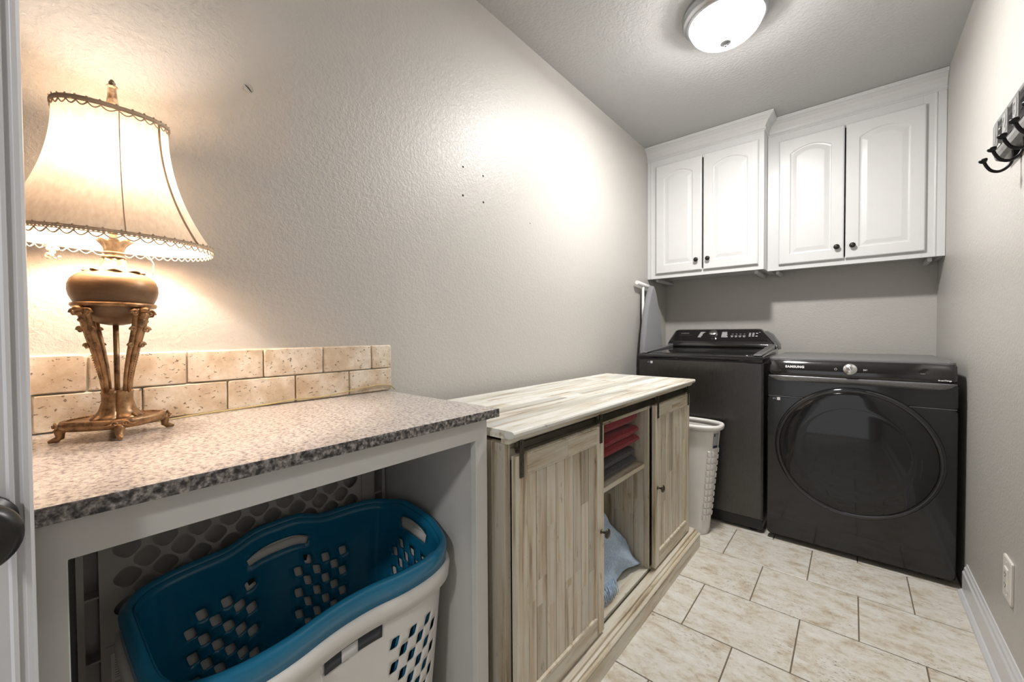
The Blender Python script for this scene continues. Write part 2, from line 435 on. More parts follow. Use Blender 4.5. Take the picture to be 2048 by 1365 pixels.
# ================================================================ ceiling light
cl = thing('ceiling_light', 'round flush ceiling light with white glass bowl and brushed nickel rings', 'ceiling light', (LIGHT[0], LIGHT[1], ZC))
ring = [(.150, 2.4395), (.163, 2.4395), (.168, 2.434), (.168, 2.424), (.164, 2.420), (.1645, 2.408), (.160, 2.402), (.153, 2.400), (.152, 2.392), (.147, 2.386), (.139, 2.385), (.137, 2.392), (.137, 2.43)]
MB().lathe(*LIGHT, ring, 72, cap=False).build('light_base', 'nickel', cl)
bowl = [(.0015, 2.3065)] + [(.138*math.sin(t), 2.390-.083*math.cos(t)) for t in [PI/2*i/16 for i in range(1, 17)]]
MB().lathe(*LIGHT, bowl, 72, cap=False).build('glass_bowl', 'frosted_glass', cl)
MB().lathe(*LIGHT, [(.001, 2.286), (.004, 2.287), (.0060, 2.291), (.004, 2.295), (.0025, 2.297), (.006, 2.2985), (.019, 2.3000), (.021, 2.3030), (.019, 2.3060), (.004, 2.3085)], 24).build('finial', 'nickel', cl)

# ================================================================ worktop, cubby, backsplash
ct = MB().box(XL+.002, -.663, -.36, .731, .884, .905)
cto = ct.build('countertop', ['granite', 'granite_edge'], bevel=.0015)
for q in cto.data.polygons:
    if abs(q.normal.z) < .5: q.material_index = 1
tag(cto, 'speckled grey and pink granite countertop under the gold table lamp', 'countertop')
oc = thing('open_cabinet', 'grey-white painted open cabinet under the granite countertop, holding the laundry baskets', 'cabinet', (-.9, .18, 0))
ffm = MB(); FP = [(-.36, .002), (.0155, .002), (.0155, .833), (.668, .833), (.668, .002), (.706, .002), (.706, .8835), (-.36, .8835)]
ffm.prism(FP, lambda p, a: (a, p[0], p[1]), -.702, -.683); ffm.build('face_frame', 'cubby_paint', oc, .0012)
MB().box(XL+.003, -.7025, .692, .706, .002, .8835).build('side_panel', 'cubby_paint', oc, .001)
MB().box(XL+.003, -.7025, -.010, .003, .002, .8835).build('side_panel', 'cubby_paint', oc, .001)
bs = MB()
rows = [(.9065, .9790, [-.36, -.17, -.015, .139, .293, .449, .602, .748]), (.9800, 1.0540, [-.36, -.10, .059, .216, .372, .525, .676, .748])]
for z0, z1, ys in rows:
    for a, b in zip(ys[:-1], ys[1:]):
        q = rrect(a+.0012, b-.0012, z0+.0006, z1-.0006, .005, 3)
        q2 = rrect(a+.004, b-.004, z0+.003, z1-.003, .005, 3)
        jit = [(random.uniform(-.0008, .0008), random.uniform(-.0006, .0006)) for _ in q]
        bs.loft([[(XL+.001, y+j[0], z+j[1]) for (y, z), j in zip(q, jit)], [(XL+.0115, y+j[0], z+j[1]) for (y, z), j in zip(q, jit)], [(XL+.0145, y, z) for y, z in q2]], smooth=False, rnd=random.random())
bso = bs.build('backsplash', 'travertine')
tag(bso, 'two-row tumbled beige travertine backsplash standing on the granite countertop', 'backsplash')
MB().box(XL+.0005, XL+.0045, -.36, .748, .905, 1.0545).build('grout_bed', 'shade_trim_pale', bso)

# ================================================================ table lamp
LX, LY = LAMP
lamp = thing('table_lamp', 'ornate antique gold table lamp with lit bell-shaped cream fabric shade', 'table lamp', (LX, LY, .905))
# oval plate base
def oval(a, b, n=56): return [(a*math.cos(2*PI*i/n), b*math.sin(2*PI*i/n)) for i in range(n)]
pl = MB(); rings = []
for k, z in ((.86, .9235), (.96, .9245), (1.0, .930), (1.0, .936), (.965, .9405), (.90, .9415), (.885, .9395), (.86, .9385), (.2, .9385)):
    rings.append([(LX+.052*k*math.cos(t)*(1+.05*math.cos(4*t)), LY-.003+.069*k*math.sin(t)*(1+.05*math.cos(4*t)), z) for t in [2*PI*i/72 for i in range(72)]])
pl.loft(rings); pb = pl.build('base', 'antique_gold', lamp)
bd = MB()
for i in range(84):
    t = 2*PI*i/84; bd.sphere((LX+.045*math.cos(t)*(1+.05*math.cos(4*t)), LY-.003+.0600*math.sin(t)*(1+.05*math.cos(4*t)), .9405), .0011, 5)
bd.build('bead_ring', 'antique_gold', pb)
for i, t in enumerate((0, PI/2, PI, 3*PI/2)):
    c, s_ = math.cos(t), math.sin(t); rx, ry = .052*1.05, .069*1.05
    bx_, by_ = LX+rx*c, LY-.003+ry*s_; ft = MB()
    ft.tube([(bx_-.010*c, by_-.010*s_, .931), (bx_-.002*c, by_-.002*s_, .924), (bx_-.003*c, by_-.003*s_, .914), (bx_+.003*c, by_+.003*s_, .9105), (bx_+.011*c, by_+.011*s_, .9080)], [.0085, .0080, .0058, .0048, .0022], 12)
    ft.sphere((bx_+.0015*c, by_+.0015*s_, .9087), .0035, 8, (1.3, 1.3, .9))
    for sd in (-1, 1):    # scroll ornament on the plate rim above the foot
        o = Vector((bx_+.002*c - sd*.0065*s_, by_+.002*s_ + sd*.0065*c, .934)); tx = Vector((-s_*sd, c*sd, 0))
        ft.tube([o+tx*(.0052-.0004*k)*math.cos(k*.62)+Vector((0, 0, 1))*(.0052-.0004*k)*math.sin(k*.62)+Vector((c, s_, 0))*.0004*k for k in range(12)], [.0017-.00008*k for k in range(12)], 7)
        ft.tube([o+tx*.004, o+tx*.010+Vector((0, 0, -.003)), o+tx*.017+Vector((-c*.001, -s_*.001, -.001))], [.0022, .0018, .0006], 7)
    ft.build('foot', 'antique_gold', lamp)
# central rod and fluted cups at the bottom
MB().lathe(LX, LY, [(.004, .938), (.0042, 1.112)], 14).build('rod', 'antique_gold', lamp)
for i in range(4):
    t = R(35+90*i); c, s_ = math.cos(t), math.sin(t); U = Vector((c, s_, 0)); Wv = Vector((-s_, c, 0)); O = Vector((LX, LY, 0))
    lg = MB()
    path = [(.0530, 1.140), (.0505, 1.128), (.0460, 1.108), (.0400, 1.085), (.0330, 1.060), (.0270, 1.035), (.0225, 1.010), (.0195, .985)]
    for sd in (-1, 1):
        lg.tube([O+U*a+Wv*sd*(.0078-.0040*k/7)+Vector((0, 0, z)) for k, (a, z) in enumerate(path)], [.0046, .0044, .0042, .0040, .0037, .0034, .0031, .0029], 9)
    lg.tube([O+U*(a+.0022)+Vector((0, 0, z)) for a, z in path], [.0070, .0076, .0064, .0048, .0040, .0034, .0030, .0026], 9, squash=.8)
    # leafy capital
    for (h, a, rr) in ((1.137, .0595, .0100), (1.129, .0585, .0085), (1.118, .0550, .0072), (1.106, .0505, .0058)):
        lg.sphere(O+U*a+Vector((0, 0, h)), rr, 9, (.75, .75, .55))
    for sd in (-1, 1):
        for (a, z, rr, st) in ((.0560, 1.131, .0070, .014), (.0490, 1.101, .0056, .0115), (.0410, 1.072, .0050, .0095)):
            o = O+U*a+Wv*sd*st+Vector((0, 0, z))
            lg.tube([o+(Wv*sd*math.cos(k*.7)+Vector((0, 0, 1))*math.sin(k*.7))*rr*(1-.06*k) for k in range(11)], [.0026-.00014*k for k in range(11)], 7)
            lg.sphere(o, rr*.42, 7)
    for k in range(14):
        a = .0400-.0165*k/13; z = 1.055-.055*k/13
        lg.sphere(O+U*(a+.0010)+Vector((0, 0, z)), .0015, 5)
    lg.build('leg', 'antique_gold', lamp)
    fo2 = MB(); nn = 24; rings = []       # flared fluted foot of the leg
    for (a, hw, z) in ((.0200, .0120, .990), (.0235, .0145, .986), (.0225, .0130, .980), (.0230, .0130, .968), (.0265, .0160, .953), (.0330, .0205, .9435), (.0385, .0235, .9400), (.0380, .0230, .9385)):
        rg = []
        for q in range(nn):
            an = 2*PI*q/nn; fl_ = 1+.07*math.cos(an*11)
            rg.append(tuple(O+U*(a*.62+a*.38*math.cos(an)*fl_)+Wv*hw*math.sin(an)*fl_+Vector((0, 0, z))))
        rings.append(rg)
    fo2.loft(rings)
    fo2.tube([O+U*.031+Vector((0, 0, .944)), O+U*.038+Vector((0, 0, .9405)), O+U*.043+Vector((0, 0, .9400))], [.004, .003, .001], 8)
    fo2.build('leg_foot', 'antique_gold', lamp)
# ring, bowl, urn
MB().lathe(LX, LY, [(.045, 1.142), (.0565, 1.142), (.0585, 1.145), (.0580, 1.149), (.050, 1.151), (.045, 1.150)], 56).build('ring', 'antique_gold', lamp)
MB().lathe(LX, LY, [(.002, 1.109), (.010, 1.1095), (.020, 1.112), (.031, 1.118), (.041, 1.127), (.049, 1.138), (.053, 1.148), (.0555, 1.1535), (.0592, 1.162), (.0612, 1.172), (.0608, 1.182), (.0575, 1.192), (.050, 1.200), (.040, 1.2055), (.028, 1.2085), (.012, 1.210)], 56).build('urn', 'antique_urn', lamp)
nk = MB()
def collar(prof, n, wav, nf):
    rings = []
    for rr, z, wv in prof:
        rings.append([(LX+rr*math.cos(t)*(1+wv*math.cos(nf*t)), LY+rr*math.sin(t)*(1+wv*math.cos(nf*t)), z+.0018*wv/.08*math.cos(nf*t+1)) for t in [2*PI*i/n for i in range(n)]])
    return rings
nk.loft(collar([(.0385, 1.2055, .09), (.0400, 1.2075, .09), (.0330, 1.2085, .06), (.0255, 1.2125, .05), (.0200, 1.2190, .05), (.0165, 1.2270, .05), (.0150, 1.2330, .04)], 96, .08, 8))
nk.lathe(LX, LY, [(.0150, 1.2325), (.0168, 1.2335), (.0172, 1.2352), (.0160, 1.2368), (.0130, 1.2375), (.0130, 1.2405), (.0158, 1.2415), (.0160, 1.2435), (.0140, 1.2450)], 40)
nk.loft(collar([(.0135, 1.2440, .03), (.0140, 1.2500, .05), (.0165, 1.2560, .06), (.0210, 1.2620, .08), (.0255, 1.2665, .09), (.0240, 1.2665, .09), (.0180, 1.2590, .05), (.006, 1.256, 0)], 96, .08, 8))
nk.build('neck', 'antique_silver', lamp)
MB().lathe(LX, LY, [(.006, 1.255), (.006, 1.36), (.013, 1.362), (.013, 1.368), (.004, 1.37)], 16).build('socket', 'antique_silver', lamp)
MB().tube([(LX, LY-.030, 1.37), (LX, LY-.034, 1.42), (LX, LY-.024, 1.47), (LX, LY, 1.497), (LX, LY+.024, 1.47), (LX, LY+.034, 1.42), (LX, LY+.030, 1.37), (LX, LY, 1.366), (LX, LY-.030, 1.37)], .0014, 6).build('harp', 'antique_silver', lamp)
MB().lathe(LX, LY+.003, [(.0085, 1.497), (.0085, 1.502), (.0068, 1.504), (.0105, 1.506), (.0100, 1.510), (.0070, 1.530), (.0058, 1.546), (.0078, 1.549), (.0078, 1.551), (.0045, 1.553), (.0050, 1.557), (.0020, 1.562)], 8, smooth=False, cap=True).build('finial', 'antique_silver', lamp)
# shade : oval bell
NS = 96; ZB, ZT = 1.262, 1.497
def shade_ab(v):   # v 0 bottom .. 1 top
    k = (1-v)**2.15
    return .050+(.105-.050)*k, .077+(.147-.077)*k
def shade_pt(t, v, out=0):
    a, b = shade_ab(v); cy = LY+.001+(.003)*v
    g_ = 1-.020*(abs(math.sin(2*t))**.5) if False else 1
    ca, sa = math.cos(t), math.sin(t); n_ = 2.35
    x = (abs(ca)**(2/n_))*(1 if ca >= 0 else -1); y = (abs(sa)**(2/n_))*(1 if sa >= 0 else -1)
    z = ZB+(ZT-ZB)*v
    return (LX+(a+out)*x, cy+(b+out)*y, z)
sh = MB(); VS = 26
sh.loft([[shade_pt(2*PI*i/NS, k/VS) for i in range(NS)] for k in range(VS+1)], cap0=False, cap1=False)
sho = sh.build('lamp_shade', 'shade_silk', lamp)
for t, rr_s in ((.02, .0010), (.785, .0026), (PI, .0010), (PI+.785, .0026)):
    MB().tube([shade_pt(t, k/24, .0006) for k in range(25)], rr_s, 8, squash=.5).build('seam', 'shade_trim', sho)
sp = MB()      # spider
for q in range(3):
    a = shade_pt(q*2*PI/3, 1); sp.tube([(LX, LY+.003, 1.497), a], .0011, 6)
sp.build('spider', 'antique_silver', sho)
def trim(v, nl, rl, name, drop):
    tb = MB(); n = 180
    for ph in (0, PI/2, PI, 3*PI/2):
        tb.tube([tuple(Vector(shade_pt(2*PI*i/n, v, .0016))+Vector((0, 0, .0018*math.sin(i*2*PI/n*nl*1.5+ph)))) for i in range(n)], .0014, 6, loop=True)
    tb.tube([tuple(Vector(shade_pt(2*PI*i/n, v, .0010))+Vector((0, 0, .0035))) for i in range(n)], .0010, 5, loop=True)
    tb.tube([tuple(Vector(shade_pt(2*PI*i/n, v, .0010))-Vector((0, 0, .0030))) for i in range(n)], .0010, 5, loop=True)
    for i in range(nl):
        t0 = 2*PI*i/nl
        pts = []
        for k in range(9):
            t = t0+2*PI/nl*(k/8)*1.08
            pts.append(tuple(Vector(shade_pt(t, v, .0010))+Vector((0, 0, -.0030-drop*math.sin(PI*k/8)))))
        tb.tube(pts, .00115, 6)
        tb.sphere(tuple(Vector(shade_pt(t0, v, .0018))+Vector((0, 0, .0048))), .0016, 5)
    return tb.build(name, 'shade_trim', sho)
trim(.004, 58, .004, 'lower_trim', .0078)
trim(.985, 30, .004, 'upper_trim', .0072)
ts = MB()
for k in range(26):
    ts.sphere((LX-.05+random.uniform(-.004, .004), LY-.075+random.uniform(-.009, .010), 1.243+random.uniform(-.013, .012)), random.uniform(.002, .0036), 6)
ts.build('tassel', 'shade_trim_pale', lamp)
MB().tube([(-1.10, .137, 1.262), (-1.10, .148, 1.250), (-1.10, .154, 1.238), (-1.10, .153, 1.222), (-1.10, .152, 1.214)], .0011, 6).build('pull_cord', 'shade_trim_pale', lamp)
crd = [(-1.095, .150, .9125), (-1.118, .170, .9085), (-1.140, .215, .9080), (-1.150, .300, .9085), (-1.152, .380, .9100), (-1.152, .440, .9145), (-1.152, .520, .9125), (-1.153, .600, .9190), (-1.153, .650, .9255), (-1.154, .700, .9270), (-1.154, .735, .9235), (-1.156, .752, .9135), (-1.160, .760, .9075)]
def smooth_path(p, k=5):
    out = []; n = len(p)
    for i in range(n-1):
        p0, p1, p2, p3 = [Vector(p[max(0, min(n-1, i+j))]) for j in (-1, 0, 1, 2)]
        for s_ in range(k):
            t = s_/k; out.append(.5*((2*p1)+(p2-p0)*t+(2*p0-5*p1+4*p2-p3)*t*t+(3*p1-p0-3*p2+p3)*t**3))
    out.append(Vector(p[-1])); return out
lab(MB().tube(smooth_path(crd), .0018, 7).build('power_cord', 'cord_yellow', lamp), 'thin yellow power cord running along the backsplash')

# ================================================================ baskets under the counter
def super_ring(a, b, n_, t):
    ca, sa = math.cos(t), math.sin(t)
    return a*(abs(ca)**(2/n_))*(1 if ca >= 0 else -1), b*(abs(sa)**(2/n_))*(1 if sa >= 0 else -1)
BX, BY, BROT = -.9, .377, R(3)
def basket(name, label, mat, a, b, ztop, zbot, rimw, rimdrop, off, slots, handles, group):
    root = thing(name, label, 'laundry basket', (BX, BY, 0.001), group)
    # arc-length parametrisation of the plan
    N_ = 720; P = [super_ring(a, b, 4.2, 2*PI*i/N_) for i in range(N_+1)]
    S = [0]
    for i in range(N_): S.append(S[-1]+math.hypot(P[i+1][0]-P[i][0], P[i+1][1]-P[i][1]))
    W = S[-1]
    import bisect
    def at(s):
        s = s % W; i = min(N_-1, bisect.bisect_right(S, s)-1); f_ = (s-S[i])/max(1e-9, S[i+1]-S[i])
        x = P[i][0]*(1-f_)+P[i+1][0]*f_; y = P[i][1]*(1-f_)+P[i+1][1]*f_
        i2 = (i+3) % N_; i1 = (i-3) % N_
        tx, ty = P[i2][0]-P[i1][0], P[i2][1]-P[i1][1]; l = math.hypot(tx, ty) or 1
        return x, y, ty/l, -tx/l
    def rimz(x, y):   # wavy rim : low hip side at +x, tall at -x, humps at handles
        z = ztop + .036*max(0, min(1, (-x/a+.5)/1.3))
        z += .024*math.exp(-(y/.085)**4)*(1 if x < 0 else .15)
        if abs(y) > b*.75: z += .022*math.exp(-(x/(a*.55))**4)
        return z
    def waist(y, x):   # hip curve on the near side
        return -.020*math.exp(-(y/.13)**2) if x > 0 else 0
    H = 1.0
    cr, sr = math.cos(BROT), math.sin(BROT)
    def place(x, y, z): return (BX+x*cr-y*sr, BY+x*sr+y*cr, z)
    def wall(s, h, out=0):   # h = metric drop below rim
        x, y, nx, ny = at(s); zt = rimz(x, y); dep = zt-zbot
        q = min(1, h/dep); k = 1-.17*q
        return place((x+waist(y, x)*(1-q)-nx*off)*k+nx*out, (y-ny*off)*k+ny*out, zt-h*dep/(ztop-zbot) if False else zt-h)
    HH = ztop-zbot
    holes = []
    def s_of(x, y):   # nearest arc length
        best = min(range(N_), key=lambda i: (P[i][0]-x)**2+(P[i][1]-y)**2); return S[best]
    def diamond(sc_, h0, cols, w_, hh, skew=0, shape=None):
        for (i, j) in shape:
            cx = sc_+i*.048+(.024 if j % 2 else 0); cy = h0+j*.0265
            q = rrect(-w_/2, w_/2, -hh/2, hh/2, w_*.22, 3)
            holes.append([(cx+px+skew*py, cy+py) for px, py in q])
    shp = [(i, j) for j in range(9) for i in (-1, 0, 1) if not (j % 2 and i == 1 and False)]
    for (x, y, hd) in slots: diamond(s_of(x, y), hd, 5, .0205, .0235, -.25, shp)
    for (x, y, hd, hw, hh2, sag) in handles:
        sc_ = s_of(x, y); pl_ = []
        for i in range(13): q = -1+2*i/12; pl_.append((sc_+hw*q, hd-hh2+sag*q*q))
        for i in range(13): q = 1-2*i/12; pl_.append((sc_+hw*q*.93, hd+hh2*(1-.55*q*q)+sag*q*q))
        holes.append(pl_)
    mb = MB()
    perforate(mb, W, HH+.02, holes, lambda s, h: wall(s, h), .012, .016, .0015)
    body = mb.build('basket_wall', mat, root); weld(body, .0008); solid(body, .0026, 0)
    # flared rim
    n = 240; rings = []
    for (o_, d_) in ((0, .003), (rimw*.2, -.006), (rimw*.6, -.009), (rimw, -.004), (rimw+.002, .004), (rimw-.001, rimdrop), (rimw-.004, rimdrop), (rimw-.002, .006), (rimw*.5, -.004), (.003, .006)):
        rings.append([Vector(wall(W*i/n, 0, o_))-Vector((0, 0, d_)) for i in range(n)])
    MB().loft([[tuple(p) for p in rg] for rg in rings], cap0=False, cap1=False, loop=True).build('rim', mat, root)
    bt = MB(); rg = [wall(W*i/120, HH*1.0) for i in range(120)]
    rg = [(p[0], p[1], zbot+.002) for p in rg]; rg2 = [(p[0], p[1], zbot+.006) for p in rg]
    bt.loft([rg, rg2], smooth=False).build('basket_floor', mat, root)
    return root, wall, s_of
A_, B_ = .165, .279
shp_sl = [(-A_, .115, .105), (-A_, -.115, .105), (.0, B_, .105), (.0, -B_, .105), (A_, .150, .098), (A_, -.150, .098)]
hand = [(-A_, 0, .050, .072, .013, .010), (0, B_, .044, .056, .019, .010), (0, -B_, .044, .056, .019, .010), (A_, 0, .046, .066, .012, .010)]
basket('laundry_basket', 'glossy teal plastic laundry basket nested inside the white basket under the countertop', 'teal_plastic', A_, B_, .566, .030, .018, .040, 0, shp_sl, hand, None)
wb, wwall, wsof = basket('laundry_basket', 'white plastic laundry basket with slotted sides wrapped around the teal basket', 'white_plastic', A_+.006, B_+.006, .520, .002, .0175, .030, 0, shp_sl[4:]+[(.0, B_, .1), (.0, -B_, .1)], hand, None)
# label on the white basket's near side
lb = MB(); s0 = wsof(A_, -.06)
for (s1, s2, h1, h2) in ((0, .125, .040, .066),):
    lb.loft([[wwall(s0+s1+(s2-s1)*i/12, h, .004) for i in range(13)] for h in (h1, h2)], closed=False, cap0=False, cap1=False)
lab(solid(lb.build('paper_label', 'label_dark', wb), .0006, 1), 'dark and white paper label')
lb = MB()
lb.loft([[wwall(s0+.035+.035*i/6, h, .0052) for i in range(7)] for h in (.041, .065)], closed=False, cap0=False, cap1=False)
solid(lb.build('label_print', 'label_white', wb), .0004, 1)

# grey lattice crate standing behind the baskets
cr_ = thing('storage_crate', 'grey plastic lattice crate standing upright behind the teal basket, against the wall', 'crate', (-1.135, .36, .001))
def lattice(x, y0, y1, z0, z1, rr, th_, name, oy=0, oz=0):
    holes = []; pitch = .0590; row = .0300
    j = 0; z = z1-.002
    nz = int((z1-z0)/row)+2; ny = int((y1-y0)/pitch)+2
    for j in range(-1, nz):
        for i in range(-1, ny+1):
            cy = .105-y0+(i-1)*pitch+(pitch/2 if j % 2 else 0)-.0*j; cz = (.634-z0)+(j-7)*row+oz; cy += oy
            q = []
            for k in range(20):
                t = 2*PI*k/20; rad = rr*(1+.06*math.cos(4*t))
                q.append((cy+rad*math.cos(t), cz+rad*.98*math.sin(t)))
            if min(p[0] for p in q) < .006 or max(p[0] for p in q) > y1-y0-.006: continue
            if min(p[1] for p in q) < .004 or max(p[1] for p in q) > z1-z0-.004: continue
            holes.append(q)
    mb = MB(); perforate(mb, y1-y0, z1-z0, holes, lambda s, h: (x, y0+s, z0+h), .03, .03, .001, smooth=False)
    o = mb.build(name, 'grey_plastic', cr_); solid(o, th_, 0); return o
lattice(-1.112, .070, .610, .478, .868, .0203, .0035, 'lattice_panel')
lattice(-1.152, .085, .625, .478, .868, .0200, .0030, 'lattice_panel', -.0245, -.017)
fr = MB()
for (y0, y1) in ((.034, .044), (.064, .070), (.610, .622), (.676, .686)):
    fr.box(-1.155, -1.106, y0, y1, .002, .868)
fr.box(-1.150, -1.146, .034, .686, .002, .868)
for z in (.454, .579, .70, .82): fr.box(-1.145, -1.112, .044, .064, z, z+.004)
for z in (.520, .60, .68, .76): fr.box(-1.145, -1.112, .622, .676, z, z+.004)
fr.box(-1.112, -1.108, .622, .650, .002, .868); fr.box(-1.113, -1.109, .070, .610, .002, .478)
fr.box(-1.155, -1.106, .034, .686, .868, .876)
fr.build('crate_frame', 'grey_plastic', cr_)
pp = MB().box(-1.1085, -1.1078, .078, .128, .405, .462); ppo = lab(pp.build('paper_label', 'label_white', cr_), 'small white paper label with fine print')
ln = MB()
for k in range(9): ln.box(-1.1077, -1.1074, .083, .124-.006*(k % 3), .452-.005*k, .4535-.005*k)
ln.build('fine_print', 'label_grey', ppo)

# ================================================================ sideboard
sb = thing('sideboard', 'whitewashed distressed wood sideboard with two sliding barn doors beside the granite counter', 'sideboard', (-.85, 1.44, 0))
SX = -.625                        # door front plane
Y0, Y1 = .742, 2.125
def planks(y0, y1, n, x0, x1, z0, z1, mb, gap=.0016, split=True):
    ys = [y0+(y1-y0)*i/n for i in range(n+1)]
    for a, b in zip(ys[:-1], ys[1:]):
        zz = [z0]
        if split:
            for q in range(random.choice((1, 2))): zz.append(z0+(z1-z0)*random.uniform(.15, .85))
        zz = sorted(zz)+[z1]
        for c, d in zip(zz[:-1], zz[1:]):
            if d-c > .01: mb.box(x0, x1, a+gap/2, b-gap/2, c, d, random.random())
# top
tp = MB(); W_ = 9; xs = [-1.105+(-.640+1.105)*i/W_ for i in range(W_+1)]
for a, b in zip(xs[:-1], xs[1:]):
    yy = sorted([.732]+[random.uniform(.9, 2.0) for _ in range(2)])+[2.147]
    for c, d in zip(yy[:-1], yy[1:]): tp.box(a+.0003, b-.0003, c, d, .831, .8520, random.random())
tpo = tp.build('top', 'wood_top', sb)
nose = [(-.6405, .8322), (-.6405, .8518), (-.618, .8520), (-.613, .8500), (-.6105, .8460), (-.6110, .8400), (-.615, .8350), (-.622, .8322)]
MB().prism(nose, lambda p, a: (p[0], a, p[1]), .732, 2.147, smooth=False).build('front_nosing', 'wood_top', tpo)
uc = [(-.66, .8318), (-.622, .8318), (-.6245, .824), (-.632, .818), (-.640, .816), (-.66, .816)]
MB().prism(uc, lambda p, a: (p[0], a, p[1]), .740, 2.135).build('cornice', 'wood_h', sb)
bd_ = MB()
planks(0, .44, 5, -.5, .5, .066, .815, MB())
def side(y0, y1, mb):
    xs = [-1.09, -1.0, -.9, -.8, -.71, -.665]
    for a, b in zip(xs[:-1], xs[1:]):
        zz = [.066, random.uniform(.25, .65), .816]
        for c, d in zip(zz[:-1], zz[1:]): mb.box(a+.0008, b-.0008, y0, y1, c, d, random.random())
    mb.box(-.665, -.648, y0, y1, .066, .816, random.random())
for (y0, y1) in ((Y0, Y0+.018), (1.168, 1.186), (1.632, 1.648), (Y1-.018, Y1)):
    mb = MB(); side(y0, y1, mb); mb.build('side_panel' if y0 < .8 or y0 > 2 else 'divider', 'wood_v', sb)
for (y0, y1) in ((Y0-.004, Y0+.010), (Y1-.020, Y1+.004)):
    MB().box(-.690, -.6475, y0, y1, .066, .8155).build('corner_stile', 'wood_v', sb, .0015)
mb = MB(); planks(Y0+.01, Y1-.01, 16, -1.092, -1.084, .07, .815, mb); mb.build('back_panel', 'wood_v', sb)
MB().box(-1.084, -.648, Y0+.018, Y1-.018, .084, .098).build('bottom_board', 'wood_h', sb, .001)
MB().box(-1.08, -.662, 1.187, 1.631, .524, .542).build('shelf', 'wood_h', sb, .001)
MB().box(-.672, -.650, Y0+.018, Y1-.018, .770, .8155).build('top_rail', 'wood_h', sb, .001)
bp = [(-1.09, 0), (-.588, 0), (-.588, .056), (-.590, .0575), (-.590, .0605), (-.5865, .0625), (-.5860, .0675), (-.5895, .0705), (-.5955, .0712), (-.5965, .0690), (-.5985, .0690), (-.5995, .0760), (-.6065, .0785), (-.6075, .0765), (-.6095, .0765), (-.6105, .0850), (-.648, .0862), (-.648, .083), (-1.09, .083)]
MB().prism(bp, lambda p, a: (p[0], a, p[1]), Y0-.012, 2.152).build('plinth', 'wood_h', sb)
MB().box(-.646, -.6425, 1.19, 1.65, .0875, .0895).build('door_guide', 'rail_metal', sb)
# barn door rail
rl = MB(); rl.box(-.6440, -.6405, .775, 2.12, .787, .812); rl.box(-.6405, -.6375, .775, 2.12, .788, .793); rl.box(-.6405, -.6375, .775, 2.12, .806, .811)
rl.build('rail', 'rail_metal', sb)
def barn_door(y0, y1, ky, hy):
    d = MB(); xb, xf = -.641, SX; z0, z1 = .096, .784
    pan = MB(); n = 8
    st = .044
    planks(y0+st, y1-st, n, xb+.004, xf-.006, z0+.055, z1-.052, pan, .0024)
    fr_ = MB(); cy_, cz_ = y0+st, y1-st
    fr_.loft([[(xx, a, b_) for a, b_ in ((y0, z0), (cy_, z0), (cy_, z1-.003), (cz_, z1-.003), (cz_, z0), (y1, z0), (y1, z1), (y0, z1))] for xx in (xb, xf)], smooth=False, rnd=.4)
    do = fr_.build('door', 'wood_v', sb, .0012)
    pan.build('door_panel', 'wood_v', do)
    rr_ = MB()
    ymid = y0+(y1-y0)*random.uniform(.4, .6)
    rr_.box(xb, xf, y0+st+.0005, ymid, z1-.052, z1-.0035, random.random()); rr_.box(xb, xf, ymid+.0006, y1-st-.0005, z1-.052, z1-.0035, random.random())
    rr_.build('door_rail', 'wood_h', do, .001); rr_ = MB()
    rr_.box(xb, xf, y0+st+.0005, y1-st-.0005, z0, z0+.055, random.random())
    rr_.build('door_rail', 'wood_h', do, .001)
    be = MB(); e0, e1 = y0+st, y1-st
    be.prism([(xf-.006, z0+.055), (xf+.001, z0+.055), (xf, z0+.061), (xf-.006, z0+.064)], lambda p, a: (p[0], a, p[1]), e0, e1)
    be.prism([(xf-.006, z1-.052), (xf, z1-.052), (xf-.002, z1-.057), (xf-.006, z1-.060)], lambda p, a: (p[0], a, p[1]), e0, e1)
    for yy, sg in ((e0, 1), (e1, -1)):
        be.prism([(xf-.006, yy), (xf, yy), (xf-.002, yy+.005*sg), (xf-.006, yy+.008*sg)], lambda p, a: (p[0], p[1], a), z0+.055, z1-.052)
    be.build('panel_moulding', 'wood_v', do)
    kb = MB().lathe_axis((xf, ky, .434), (1, 0, 0), [(.0075, 0), (.0075, .002), (.004, .004), (.004, .016), (.009, .018), (.0155, .021), (.016, .024), (.012, .0275), (.003, .029)], 24)
    kb.build('door_knob', 'rail_metal', do)
    for h in hy:
        hg = MB().box(xf, xf+.003, h-.0075, h+.0075, .728, .822)
        hg.lathe_axis((-.6375, h, .8135), (1, 0, 0), [(.006, .0), (.0135, .001), (.0135, .003), (.0105, .0045), (.0135, .006), (.0135, .009), (.004, .0125)], 20)
        for zz in (.738, .762): hg.lathe_axis((xf+.003, h, zz), (1, 0, 0), [(.0035, 0), (.0035, .0012), (.002, .002)], 10)
        hg.lathe_axis((xf+.003, h, .8135), (1, 0, 0), [(.0045, 0), (.0045, .0016), (.002, .0025)], 10)
        hg.build('hanger', 'rail_metal', do, .0005)
barn_door(.756, 1.207, 1.188, (.776, 1.186)); barn_door(1.655, 2.098, 1.678, (1.681, 2.076))
sb.rotation_euler = (0, 0, R(-.45))

